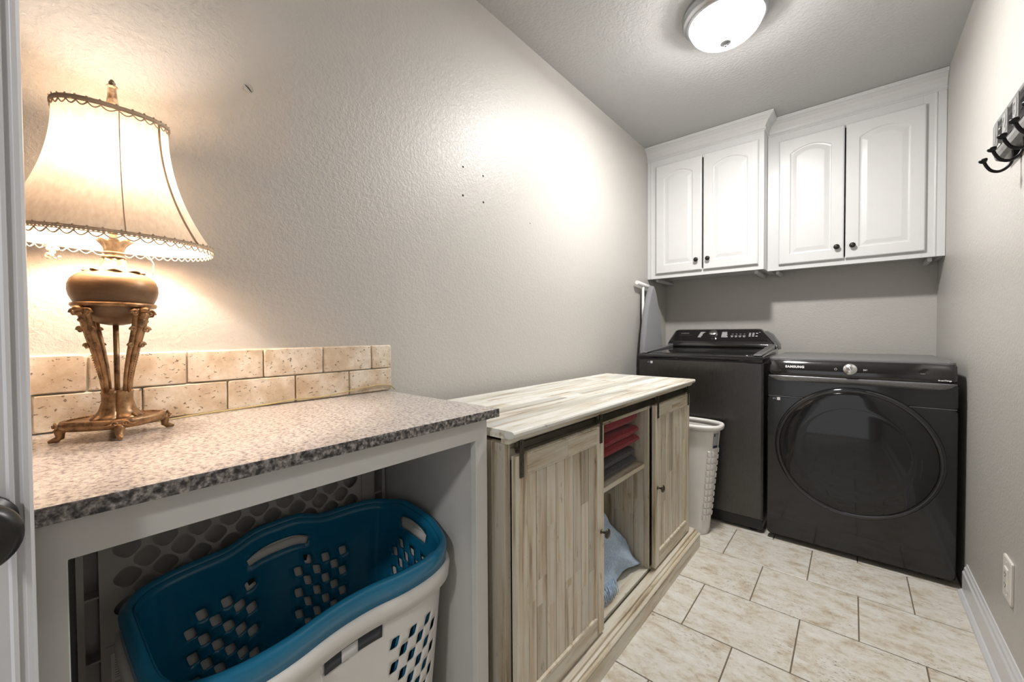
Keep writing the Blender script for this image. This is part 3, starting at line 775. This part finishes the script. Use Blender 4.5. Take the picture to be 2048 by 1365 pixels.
# towels on the shelf
def folded(name, label, cat, mat, x0, x1, y0, y1, z0, layers, th_, group=None, seed=1, slope=0):
    rnd = random.Random(seed); mb = MB()
    nx = 26; ny = 40
    for L_ in range(layers):
        zc = z0+th_*(L_+.5); sh_ = rnd.uniform(-.012, .006) if L_ else 0; sx_ = rnd.uniform(-.012, 0) if L_ else 0
        rings = []
        for i in range(nx+1):
            u = -1+2*i/nx; prof_x = (1-abs(u)**6)**.5 if abs(u) < 1 else 0
            x = (x0+x1)/2+sx_+(x1-x0)/2*u
            rg = []
            for k in range(ny):
                t = 2*PI*k/ny; ca, sa = math.cos(t), math.sin(t)
                yy = (abs(ca)**(.34))*(1 if ca > 0 else -1); zz = (abs(sa)**.75)*(1 if sa > 0 else -1)
                y = (y0+y1)/2+sh_+(y1-y0)/2*yy*(.9+.1*prof_x)
                wv = .0035*math.sin(9*x*6+L_*2+y*11)+.003*math.sin(31*y+L_)
                z = zc+th_*.60*zz*(.30+.70*prof_x)+wv*(.3+.7*L_/max(1, layers-1))*(1 if sa > -.2 or L_ else 0)+slope*(y-y1)
                rg.append((x, y, z))
            rings.append(rg)
        mb.loft(rings)
    o = mb.build(name, mat, None); tag(o, label, cat, group); return o
folded('folded_towel', 'dark grey folded towel at the bottom of the stack on the sideboard shelf', 'towel', 'terry_grey', -.95, -.680, 1.215, 1.614, .5475, 2, .036, 'folded towels on the sideboard shelf', 3)
folded('folded_towel', 'red folded towel lying directly on the grey towel', 'towel', 'terry_red', -.95, -.674, 1.205, 1.629, .6330, 2, .035, 'folded towels on the sideboard shelf', 5)
folded('folded_towel', 'red folded towel on top of the stack in the sideboard', 'towel', 'terry_red', -.94, -.680, 1.20, 1.618, .7190, 1, .054, 'folded towels on the sideboard shelf', 8)
# blue bath mat crumpled on the bottom board
bl = MB(); nu, nv = 70, 44; rings = []
prof_b = [(1.200, .30, .30), (1.40, .305, .29), (1.47, .295, .27), (1.51, .245, .26), (1.545, .190, .25), (1.575, .160, .23), (1.605, .125, .20), (1.622, .085, .17), (1.6285, .035, .12)]
import bisect as _b
def interp(y):
    for (a, b) in zip(prof_b[:-1], prof_b[1:]):
        if y <= b[0]:
            t = (y-a[0])/(b[0]-a[0]); t = t*t*(3-2*t); return a[1]+(b[1]-a[1])*t, a[2]+(b[2]-a[2])*t
    return prof_b[-1][1:]
for i in range(nu+1):
    y = 1.200+(1.6285-1.200)*i/nu; h, wd = interp(y); rg = []
    for k in range(nv):
        t = 2*PI*k/nv; ca, sa = math.cos(t), math.sin(t)
        xx = (abs(ca)**.38)*(1 if ca > 0 else -1); zz = (abs(sa)**.7)*(1 if sa > 0 else -1)
        fold = 1+.07*math.sin(t*5+y*22)+.04*math.sin(t*9-y*35)
        zf = (zz+1)/2
        x = -.800+.128*xx*fold*(1-.35*zf)-.055*zf*(h/.3)+.008*math.sin(22*y+t*3)
        z = .1005+h*(zz+1)/2*(.97+.03*math.sin(y*40+t*4))
        rg.append((x, y, z))
    rings.append(rg)
bl.loft(rings)
blo = bl.build('bath_mat', 'terry_blue'); tag(blo, 'crumpled light blue fluffy bath mat stuffed in the bottom of the sideboard', 'bath mat')
frg = MB()
for k in range(38):
    y = 1.215+.0050*k; x = -.672+random.uniform(-.004, .003)
    frg.tube([(x-.010, y, .150+random.uniform(-.01, .01)), (x-.001, y+.001, .125), (x+.003, y+random.uniform(-.003, .003), .102)], [.0022, .0018, .0009], 5)
frg.build('fringe', 'terry_blue', blo); frg = MB()
for k in range(26):
    y = 1.26+.0055*k; h = interp(y)[0]
    frg.tube([(-.905, y, .100+h-.012), (-.900+random.uniform(-.006, .006), y+.002, .100+h+.006), (-.895+random.uniform(-.008, .008), y+.004, .100+h+.014)], [.0022, .0018, .0008], 5)
frg.build('fringe', 'terry_blue', blo)

# ================================================================ white hamper behind the sideboard
HX, HY = -.735, 2.335
hm = thing('laundry_hamper', 'tall slim white plastic laundry hamper standing between sideboard and washer', 'hamper', (HX, HY, .001))
HA, HB, HZ = .200, .098, .585
def hw(s, h, out=0):
    t = s; k = .80+.20*(h/HZ)
    x, y = super_ring(HA, HB, 2.9, t)
    kx = 1-(1-k)*1.35; ky = k
    r_ = min(1, (HZ and h/.02)); 
    return (HX+(x*kx)+out*x/HA, HY+y*ky+out*y/HB, .002+h)
holes = []
for t0 in [2*PI*k/36 for k in range(36)]:
    for j in range(10):
        z = .085+.040*j
        px, py = super_ring(HA, HB, 2.9, t0+.05)
        if abs(math.sin(t0+.05)) < .12 : continue
        holes.append([(t0+.05+a, z+b) for a, b in rrect(-.050, .050, -.013, .013, .008, 2)])
hmb = MB(); perforate(hmb, 2*PI, HZ, [], hw, .07, .03, .001)
ho = hmb.build('hamper_wall', 'white_plastic', hm); weld(ho, .001); solid(ho, .003, -1)
for t0 in [R(a) for a in (-36, -24, -12, 23, 35, 48, 62, 118, 132, 145, 157, 203, 215, 228, 242)]:
    pan = MB()
    for j in range(11):
        z = .095+.035*j
        q = rrect(-R(4.6), R(4.6), -.0135, .0135, .006, 2)
        pan.loft([[hw(t0+a, z+b, .0002) for a, b in q], [hw(t0+a*.86, z+b*.86, .0060) for a, b in q]], smooth=False, cap0=False)
    pan.build('raised_squares', 'white_plastic', ho)
rg = []
for (o_, z) in ((-.004, .570), (-.004, .592), (.004, .597), (.013, .595), (.017, .588), (.016, .572), (.011, .572), (.010, .586)):
    rg.append([hw(2*PI*i/96, z, o_) for i in range(96)])
MB().loft(rg, cap0=False, cap1=False, loop=True).build('rim', 'white_plastic', hm)
MB().loft([[hw(2*PI*i/60, .001, -.002) for i in range(60)], [hw(2*PI*i/60, .006, -.003) for i in range(60)]]).build('hamper_floor', 'white_plastic', hm)
stk = MB(); ta = R(-26)
stk.loft([[hw(ta+R(20)*i/8, z, .0022) for i in range(9)] for z in (.475, .555)], closed=False, cap0=False, cap1=False)
so = lab(solid(stk.build('paper_label', 'label_grey', hm), .0005, 1), 'grey and black paper label')
stk = MB(); stk.loft([[hw(ta+R(20)*i/8, z, .0031) for i in range(9)] for z in (.475, .488)], closed=False, cap0=False, cap1=False)
solid(stk.build('label_print', 'label_dark', so), .0003, 1); stk = MB()
stk.loft([[hw(ta+R(1)+R(4)*i/8, z, .0031) for i in range(9)] for z in (.538, .552)], closed=False, cap0=False, cap1=False)
solid(stk.build('label_print', 'label_dark', so), .0003, 1)

# ================================================================ ironing board against the left wall
ib = thing('ironing_board', 'folded ironing board with grey cover leaning upright between wall and washer', 'ironing board', (-1.12, 2.86, 0.001))
out = []
nb = 16
zt = 1.425; zb = .06; yc = 2.865
def half(z):
    d = max(0, (zt-z)); return min(.175, .030+.205*(1-math.exp(-d/.36)) ) * (1-math.exp(-d/.035))**.5 if d > 0 else 0
zz = [zt-.0001, zt-.004, zt-.012, zt-.03]+[zt-.06-.1*i for i in range(13)]+[zb]
L1 = [(yc-half(z), z) for z in zz]; L2 = [(yc+half(z), z) for z in zz][::-1]
poly = L1+L2
rings = []
for (x, sft) in ((-1.128, .006), (-1.126, .001), (-1.116, 0), (-1.100, .0), (-1.093, .004), (-1.090, .012)):
    cyp = sum(p[0] for p in poly)/len(poly)
    rings.append([(x, p[0]+(sft if p[0] < yc else -sft)*min(1, half(p[1])/.03), p[1]-(sft if p[1] > 1.4 else 0)) for p in poly])
MB().loft(rings).build('board', 'board_cover', ib)
lgm = MB(); lgm.tube([(-1.140, yc-.185, 1.437), (-1.137, yc-.02, 1.425), (-1.137, yc+.045, 1.422)], .0135, 18)
lgm.build('leg_foot', 'tube_white', ib)
lgm = MB(); lgm.tube([(-1.139, yc-.082, 1.415), (-1.137, yc-.088, 1.20), (-1.137, yc-.03, .7), (-1.137, yc, .1)], .0085, 12); lgm.build('leg', 'tube_white', ib)
lgm = MB(); lgm.tube([(-1.137, yc+.09, 1.2), (-1.137, yc+.04, .7), (-1.137, yc, .1)], .008, 10); lgm.build('leg', 'tube_white', ib)
MB().box(-1.150, -1.092, yc-.13, yc+.13, .001, .062).build('tail_rest', 'tube_white', ib, .004)

# ================================================================ washer
WX0, WX1, WY0, WY1 = -1.046, -.358, 2.485, 3.19
wa = thing('washing_machine', 'top-loading dark stainless washing machine left of the dryer', 'washing machine', (-.70, 2.84, 0.001))
b = MB(); b.box(WX0, WX1, WY0+.006, WY1, .075, .922); b.build('cabinet', 'washer_steel', wa, .004)
b = MB(); poly = [(WX0, WY0+.008), (WX0+.012, WY0-.001)]+[(WX0+.012+(WX1-WX0-.024)*i/14, WY0-.001-.007*math.sin(PI*i/14)) for i in range(1, 14)]+[(WX1-.012, WY0-.001), (WX1, WY0+.008)]
b.prism(poly, lambda p, a: (p[0], p[1], a), .080, .921, smooth=False); b.build('front_panel', 'washer_steel', wa, .003)
MB().box(WX0+.008, WX1-.006, WY0+.012, WY1-.01, .018, .074).build('kick_base', 'black_plastic', wa, .003)
for x in (WX0+.05, WX1-.05):
    for y in (WY0+.05, WY1-.05):
        MB().lathe(x, y, [(.02, .001), (.022, .006), (.01, .009), (.01, .018)], 14).build('foot', 'black_plastic', wa)
# lid frame: sloping deck
dk = MB()
def deck_z(y): return .957+(y-WY0)*.045
pr = [(WY0-.004, .929), (WY0-.010, .936), (WY0-.010, .950), (WY0-.004, .9565), (WY0+.03, .9600), (3.0, .984), (3.03, .984), (3.03, .924), (WY0+.02, .924)]
dk.prism(pr, lambda p, a: (a, p[0], p[1]), WX0+.002, WX1-.002); dk.build('top_deck', 'gloss_black', wa, .004)
ld = MB(); x0, x1 = WX0+.055, WX1-.060; y0, y1 = WY0+.035, 2.985
for (a, b_, c, d, h) in ((x0, x1, y0, y1, .0022),):
    ld.loft([[(px, py, .9600+(py-WY0-.03)*.0469+h*kk) for px, py in rrect(a+ins, b_-ins, c+ins, d-ins, .03, 5)] for kk, ins in ((.2, 0), (1.2, .001), (1.4, .006))], smooth=False)
ld.build('lid', 'door_glass', wa)
for sx0, sx1 in ((WX0+.012, WX0+.048), (WX1-.052, WX1-.012)):
    rb = MB(); rb.prism([(WY0+.012, .9605), (WY0+.03, .9680), (2.97, .9990), (3.00, 1.012), (3.02, 1.012), (3.02, .98)], lambda p, a: (a, p[0], p[1]), sx0, sx1); rb.build('side_trim', 'grey_metal', wa, .004)
MB().box(WX0+.004, WX1-.004, WY0-.004, WY0+.02, .9225, .9285).build('gap_seal', 'black_plastic', wa)
# console
cn = MB(); rings = []
for (z, yf, yb, xa, xb, rr) in ((.984, 2.985, 3.19, WX0+.006, WX1-.006, .012), (1.006, 2.990, 3.19, WX0+.006, WX1-.010, .014), (1.030, 3.010, 3.185, WX0+.008, WX1-.030, .02), (1.100, 3.080, 3.165, -1.018, -.452, .03), (1.108, 3.095, 3.155, -1.006, -.464, .028), (1.110, 3.11, 3.145, -.99, -.48, .015)):
    rings.append([(x, y, z) for x, y in rrect(xa, xb, yf, yb, rr, 6)])
cn.loft(rings); cn.build('console', 'console_gloss', wa)
sl = MB(); sl.loft([[(x, y, z) for x, y in rrect(xa, xb, yf, yb, rr, 6)] for (z, yf, yb, xa, xb, rr) in ((.975, 3.04, 3.195, WX0+.002, WX1-.001, .02), (1.01, 3.05, 3.195, WX0+.004, WX1-.004, .02), (1.075, 3.10, 3.19, -1.025, -.40, .03), (1.095, 3.13, 3.185, -1.005, -.43, .025))]); sl.build('console_back', 'grey_metal', wa)
CD = Vector((0, .070, .070)).normalized()      # up direction along the console face
def con(x, v): return Vector((x, 3.010, 1.030))+CD*v+Vector((0, -.7071, .7071))*.0010
text('brand_text', 'SAMSUNG', .0105, 'text_grey', wa, con(-.935, .073), (1, 0, 0), CD, bold=.0002, spacing=1.25)
MB().box(-.975, -.885, 3.0485, 3.0490, 1.0698, 1.0704).build('console_line', 'text_grey', wa)
dl = MB(); dl.lathe_axis(con(-.742, .060), (0, -.7071, .7071), [(.031, 0), (.031, .004), (.027, .010), (.0255, .022), (.024, .024), (.004, .0245)], 40); dl.build('dial', 'chrome', wa)
pr_ = MB()
def flush_print():
    global pr_
    pr_.build('console_print', 'text_white', wa); pr_ = MB()
def mark(x, v, wd, ht=.0018):
    o = con(x, v); o2 = con(x, v+ht)
    pr_.add([tuple(o), tuple(o+Vector((wd, 0, 0))), tuple(o2+Vector((wd, 0, 0))), tuple(o2)], [(0, 1, 2, 3)])
rnd2 = random.Random(4)
for k in range(7): mark(-.842+.002*k, .034+.0078*k, rnd2.uniform(.020, .032), .0030)
flush_print()
for k in range(7): mark(-.690, .034+.0078*k, rnd2.uniform(.030, .042), .0030)
flush_print()
for k in range(4):
    mark(-.628+.024*k, .062, .010, .0014); mark(-.632+.024*k, .044, .016, .0030); mark(-.630+.024*k, .036, .012, .0024)
for i in range(3):
    for j in range(3):
        if (i, j) != (2, 1): mark(-.526+.020*i, .042+.013*j, .012, .0045)
mark(-.47, .078, .010, .0014)
pr_.build('console_print', 'text_white', wa)
def sticker(parent, x, y, z, s_=1):
    MB().box(x, x+.020*s_, y-.0006, y, z, z+.0165*s_).build('sticker', 'label_dark', parent)
    text('sticker_text', 'A Y', .009*s_, 'text_white', parent, (x+.010*s_, y-.0012, z+.008*s_), (1, 0, 0), (0, 0, 1))
    MB().box(x+.0225*s_, x+.038*s_, y-.0006, y, z, z+.0165*s_).build('sticker', 'label_white', parent)
sticker(wa, -.988, WY0-.0045, .897, .9)

# ================================================================ dryer
DX0, DX1, DY0, DY1 = -.340, .340, 2.478, 3.13
dy = thing('dryer', 'black front-loading dryer with large round glass door by the right wall', 'dryer', (0, 2.8, 0.001))
MB().box(DX0+.004, DX1-.002, DY0+.03, DY1, .040, .944).build('cabinet', 'dryer_black', dy, .006)
MB().box(DX0+.03, DX1-.02, DY0+.045, DY1-.02, .012, .042).build('kick_base', 'black_plastic', dy)
for x in (DX0+.03, DX1-.04):
    for y in (DY0+.075, DY1-.05):
        MB().lathe(x, y, [(.02, .001), (.022, .006), (.01, .009), (.01, .040)], 14).build('foot', 'black_plastic', dy)
tpn = MB(); tpn.loft([[(x, y, z) for x, y in rrect(DX0+.004+i_, DX1-.004-i_, DY0+.004+i_, DY1+.03-i_, .03, 5)] for z, i_ in ((.943, 0), (.952, 0), (.957, .006))], smooth=False)
tpn.build('top_panel', 'dryer_top', dy)
# front panel with rounded corners, profile extruded in y
def front(poly, y0, y1, name, mat, bev=.003, e=.004):
    mb_ = MB(); cx = sum(p[0] for p in poly)/len(poly); cz = sum(p[1] for p in poly)/len(poly)
    def ins(p, k):
        dx, dz = p[0]-cx, p[1]-cz; return (p[0]-k*(1 if dx > 0 else -1), p[1]-k*(1 if dz > 0 else -1))
    mb_.loft([[(p[0], y1, p[1]) for p in poly], [(p[0], y0+e, p[1]) for p in poly], [(ins(p, e*.3)[0], y0+e*.3, ins(p, e*.3)[1]) for p in poly], [(ins(p, e)[0], y0, ins(p, e)[1]) for p in poly]], smooth=False)
    return mb_.build(name, mat, dy)
front(rrect(DX0, DX1, .026, .755, .020, 5), DY0, DY0+.03, 'front_panel', 'dryer_black')
front(rrect(DX0, DX1, .7565, .858, .012, 5), DY0-.001, DY0+.03, 'upper_panel', 'dryer_black')
MB().box(DX0+.004, DX1-.004, DY0+.0005, DY0+.006, .7545, .7570).build('seam_strip', 'grey_metal', dy)
# control panel, slightly bowed forward at its foot
cp = MB(); pr = [(DY0+.03, .9475), (DY0+.006, .9475), (DY0-.002, .944), (DY0-.016, .895), (DY0-.018, .878), (DY0-.014, .868), (DY0+.004, .863), (DY0+.03, .863)]
nx = 40; rings = []
for i in range(nx+1):
    u = -1+2*i/nx; x = (DX1-.004)*u*1.0; k = (1-abs(u)**14)
    rings.append([(x, (DY0+.03)+(p[0]-DY0-.03)*(.55+.45*k), .905+(p[1]-.905)*(.80+.20*k)) for p in pr])
cp.loft(rings); cp.build('control_panel', 'console_gloss', dy)
lp = MB(); prl = [(DY0+.02, .862), (DY0+.004, .863), (DY0-.014, .8665), (DY0-.0165, .862), (DY0-.012, .850), (DY0-.003, .8375), (DY0+.002, .8335), (DY0+.02, .832)]
rings = []
for i in range(nx+1):
    u = -1+2*i/nx; x = (DX1-.004)*u; k = (1-abs(u)**16)
    rings.append([(x, (DY0+.02)+(p[0]-DY0-.02)*(.5+.5*k), .862+(p[1]-.862)*(.45+.55*k)) for p in prl])
lp.loft(rings); lp.build('grey_lip', 'grey_metal', dy)
PN = Vector((0, -.96, .27)).normalized(); PU = Vector((0, .27, .96)).normalized()
def pp_(x, z):    # point on control panel face
    y = DY0-.016+(z-.895)*(.014/.049); return Vector((x, y-.0012, z))
text('brand_text', 'SAMSUNG', .0155, 'text_white', dy, pp_(-.222, .912), (1, 0, 0), PU, bold=.0008, spacing=1.15)
text('panel_text', 'SmartThings', .0078, 'text_white', dy, pp_(.297, .879), (1, 0, 0), PU, bold=.0002)
text('panel_text', 'Start', .0075, 'text_grey', dy, pp_(.232, .904), (1, 0, 0), PU)
ic = MB(); o = pp_(-.061, .9085)
ic.tube([o+Vector((math.cos(t), 0, 0))*.0046+PU*math.sin(t)*.0046 for t in [R(115+310*i/18) for i in range(19)]], .0006, 5)
ic.tube([o+PU*.002, o+PU*.006], .0006, 5)
ic.build('panel_icon', 'text_white', dy); ic = MB()
o = pp_(.046, .909)
for a, c in (((-.006, -.004), (-.006, .004)), ((-.006, .004), (0, 0)), ((0, 0), (-.006, -.004)), ((.001, -.004), (.001, .004)), ((.005, -.004), (.005, .004))):
    ic.tube([o+Vector((a[0], 0, 0))+PU*a[1], o+Vector((c[0], 0, 0))+PU*c[1]], .0006, 5)
ic.build('panel_icon', 'text_white', dy)
dl = MB(); dl.lathe_axis(pp_(-.008, .9085), PN, [(.0265, 0), (.0265, .010), (.0245, .014), (.004, .0142)], 48); dlo = dl.build('dial', 'chrome', dy)
o = pp_(-.008, .9085)+PN*.0146
MB().tube([o+Vector((-.006, 0, 0))+PU*.012, o+Vector((.006, 0, 0))-PU*.012], .0014, 6).build('dial_mark', 'text_white', dlo)
sticker(dy, -.318, DY0-.0012, .735, .9)
# round door
DC = (.002, .517)
def dlathe(prof, name, mat, n=96, par=dy, c=DC):
    mb_ = MB(); mb_.loft([[(c[0]+rr*math.cos(t), DY0-h, c[1]+rr*math.sin(t)) for t in [2*PI*i/n for i in range(n)]] for rr, h in prof])
    return mb_.build(name, mat, par)
dor = dlathe([(.306, -.002), (.306, .010), (.3045, .020), (.300, .026), (.294, .028), (.288, .027), (.284, .024), (.27, .022)], 'door', 'gloss_black')
dlathe([(.286, .0245), (.280, .0272), (.262, .0300), (.235, .0325), (.218, .0335), (.210, .0336), (.205, .0332), (.190, .0338), (.150, .0352), (.10, .0363), (.05, .0369), (.003, .0371)], 'door_glass', 'door_glass', par=dor)

# ================================================================ wall cabinets
def door_panel(x0, x1, z0, z1, yf, par, ky):
    """raised-panel door with an eyebrow arch, front face at y=yf"""
    def ring(i_, sag, y, n=18):
        a, b_, c, d = x0+i_, x1-i_, z0+i_, z1-i_
        pts = []
        for k in range(n): pts.append((a+(b_-a)*k/n, y, c))
        for k in range(n): pts.append((b_, y, c+(d-sag-c)*k/n))
        for k in range(n):
            u = 1-2*k/n; pts.append(((a+b_)/2+(b_-a)/2*u, y, d-sag*abs(u)**2.0))
        for k in range(n): pts.append((a, y, d-sag+(c-d+sag)*k/n))
        return pts
    mb_ = MB(); sg = .034
    mb_.loft([ring(0, 0, yf+.019), ring(0, 0, yf+.005), ring(.004, 0, yf+.001), ring(.007, 0, yf), ring(.058, sg, yf), ring(.062, sg, yf+.0045), ring(.067, sg, yf+.0055), ring(.072, sg, yf+.0050), ring(.092, sg*.85, yf+.0008), ring(.095, sg*.85, yf+.0006)], smooth=False)
    d = mb_.build('door', 'white_paint', par)
    kx = x1-.032 if ky > 0 else x0+.032
    MB().lathe_axis((kx, yf, z0+.070), (0, -1, 0), [(.007, 0), (.006, .003), (.0055, .010), (.010, .014), (.0145, .018), (.0150, .022), (.012, .0265), (.004, .029)], 28).build('door_knob', 'bronze_dark', d)
    return d
def crown(xa, xb, yf, ret, par, left_end, right_end):
    pr = [(0, 2.346), (-.004, 2.346), (-.004, 2.352), (-.010, 2.356), (-.010, 2.361), (-.006, 2.364), (-.007, 2.372), (-.013, 2.386), (-.026, 2.404), (-.042, 2.417), (-.052, 2.421), (-.052, 2.428), (-.056, 2.430), (-.056, 2.438), (0, 2.438)]
    mb_ = MB(); rings = []
    # path : optional return at right end
    rings.append([(xa, yf+o_, z) for o_, z in pr])
    if ret:
        rings.append([(xb-o_, yf+o_, z) for o_, z in pr])
        rings.append([(xb-o_, yf+ret, z) for o_, z in pr])
    else: rings.append([(xb, yf+o_, z) for o_, z in pr])
    mb_.loft(rings, smooth=False); return mb_.build('crown_moulding', 'white_paint', par)
def wall_cabinet(label, xa, xb, yf, doors, ret, stile_r, ztop=2.36):
    o = thing('wall_cabinet', label, 'wall cabinet', ((xa+xb)/2, YB, 1.484))
    z0, z1 = 1.484, 2.438
    MB().box(xa, xa+.016, yf+.019, YB-.001, z0+.004, z1-.001).build('side_panel', 'white_paint', o)
    MB().box(xb-.016, xb, yf+.019, YB-.001, z0+.004, z1-.001).build('side_panel', 'white_paint', o)
    MB().box(xa+.016, xb-.016, yf+.019, YB-.001, z0+.022, z0+.036).build('bottom_panel', 'white_paint', o)
    MB().box(xa+.016, xb-.016, YB-.012, YB-.001, z0+.036, z1-.002).build('back_panel', 'white_paint', o)
    ff = MB(); fx0 = doors[0][0]+.012; fx1 = doors[-1][1]-.012
    ff.box(xa, fx0, yf, yf+.0188, z0, z1-.001); ff.box(fx1, xb, yf, yf+.0188, z0, z1-.001)
    ff.box(fx0, fx1, yf, yf+.0188, z0, 1.530); ff.box(fx0, fx1, yf, yf+.0188, 2.283, z1-.001)
    ff.build('face_frame', 'white_paint', o, .001)
    for k, (a, b_) in enumerate(doors): door_panel(a, b_, 1.517, 2.296, yf-.020, o, 1 if k == 0 else -1)
    crown(xa, xb, yf, ret, o, 0, 0)
    bd2 = MB()    # thin bead moulding down the outer stile
    xs_ = xa+.024 if xa < -1 else xb-.045
    bd2.prism([(xs_, yf), (xs_+.002, yf-.004), (xs_+.006, yf-.005), (xs_+.010, yf-.004), (xs_+.012, yf)], lambda p, a: (p[0], p[1], a), z0, 2.345)
    bd2.build('stile_bead', 'white_paint', o)
    for xx in (xa+.050, xb-.050):      # cleats under the box against the wall
        MB().box(xx-.009, xx+.009, yf+.06, YB-.001, z0-.016, z0+.0035).build('cleat', 'white_paint', o, .001)
    return o
wall_cabinet('white two-door wall cabinet on the left, set further forward, above the washer', XL+.001, -.429, 2.946, [(-1.103, -.789), (-.779, -.457)], .130, 0)
wall_cabinet('white two-door wall cabinet on the right above the dryer, against the right wall', -.428, XR-.001, 3.078, [(-.365, -.044), (-.037, .291)], 0, 1)

# ================================================================ hook rack on the right wall
RX = XR
hr = thing('hook_rack', 'galvanised corrugated metal coat rack with number plates and black hooks', 'coat rack', (RX, 1.70, 1.62))
ya, yb = 1.42, 1.972
def prz(p, a): return (p[0], a, p[1])
pk = [(RX-.001, 1.728), (RX-.026, 1.728), (RX-.030, 1.732), (RX-.030, 1.742), (RX-.026, 1.746), (RX-.001, 1.746)]
MB().prism(pk, prz, ya, yb).build('top_bar', 'galvanised', hr, .001)
cg = []
for k in range(0, 37):
    z = 1.654+.074*k/36; cg.append((RX-.020-.007*math.sin(2*PI*k/12), z))
MB().prism([(RX-.001, 1.654)]+cg+[(RX-.001, 1.728)], prz, ya, yb-.006).build('corrugated_panel', 'galvanised', hr)
MB().prism([(RX-.001, 1.616), (RX-.020, 1.614), (RX-.031, 1.620), (RX-.035, 1.632), (RX-.033, 1.646), (RX-.024, 1.654), (RX-.001, 1.654)], prz, ya, yb-.028).build('bottom_bar', 'galvanised', hr)
for i, ch in enumerate(('1', '2', '3', '')):
    yy = 1.925-.101*i
    p_ = MB().box(RX-.036, RX-.0335, yy-.026, yy+.026, 1.655, 1.727).build('number_plate', 'galvanised', hr, .001)
    if ch: text('number', ch, .072, 'text_grey', hr, (RX-.0365, yy, 1.690), (0, -1, 0), (0, 0, 1), bold=.002)
for i in range(5):
    yy = 1.844-.101*i; hk = MB()
    hk.tube(smooth_path([(RX-.012, yy, 1.642), (RX-.014, yy, 1.615), (RX-.016, yy, 1.590), (RX-.024, yy, 1.570), (RX-.040, yy, 1.560), (RX-.056, yy, 1.566), (RX-.066, yy, 1.582), (RX-.070, yy, 1.594)], 4), .0040, 12)
    hk.lathe_axis((RX-.0695, yy, 1.592), (-.35, 0, .94), [(.004, 0), (.0085, .005), (.0100, .009), (.0090, .012), (.003, .014)], 18)
    hk.box(RX-.016, RX-.001, yy-.008, yy+.008, 1.590, 1.616)
    hk.build('hook', 'iron_black', hr)

# ================================================================ outlet
po = thing('power_outlet', 'white wall socket plate low on the right wall above the baseboard', 'power outlet', (XR, 1.880, .337))
def plate(y0, y1, z0, z1, r_, x0, x1, name, mat='outlet_plastic'):
    q = rrect(y0, y1, z0, z1, r_, 4); q2 = rrect(y0+.003, y1-.003, z0+.003, z1-.003, r_, 4)
    return MB().loft([[(x0, a, b) for a, b in q], [(x1+.0015, a, b) for a, b in q], [(x1, a, b) for a, b in q2]], smooth=False).build(name, mat, po)
plate(1.838, 1.922, .272, .401, .006, XR-.0005, XR-.0065, 'cover_plate')
plate(1.862, 1.898, .302, .371, .002, XR-.0065, XR-.0095, 'insert')
sl = MB()
for zc in (.3205, .3530):
    for yy in (1.8725, 1.8855): sl.box(XR-.0100, XR-.0097, yy-.001, yy+.001, zc-.004, zc+.004)
    sl.box(XR-.0100, XR-.0097, 1.878, 1.882, zc-.010, zc-.007)
sl.build('slots', 'dark_slot', po)
MB().lathe_axis((XR-.0064, 1.880, .2865), (-1, 0, 0), [(.003, 0), (.003, .001), (.001, .0014)], 10).build('screw', 'outlet_plastic', po)
MB().lathe_axis((XR-.0064, 1.880, .3865), (-1, 0, 0), [(.003, 0), (.003, .001), (.001, .0014)], 10).build('screw', 'outlet_plastic', po)
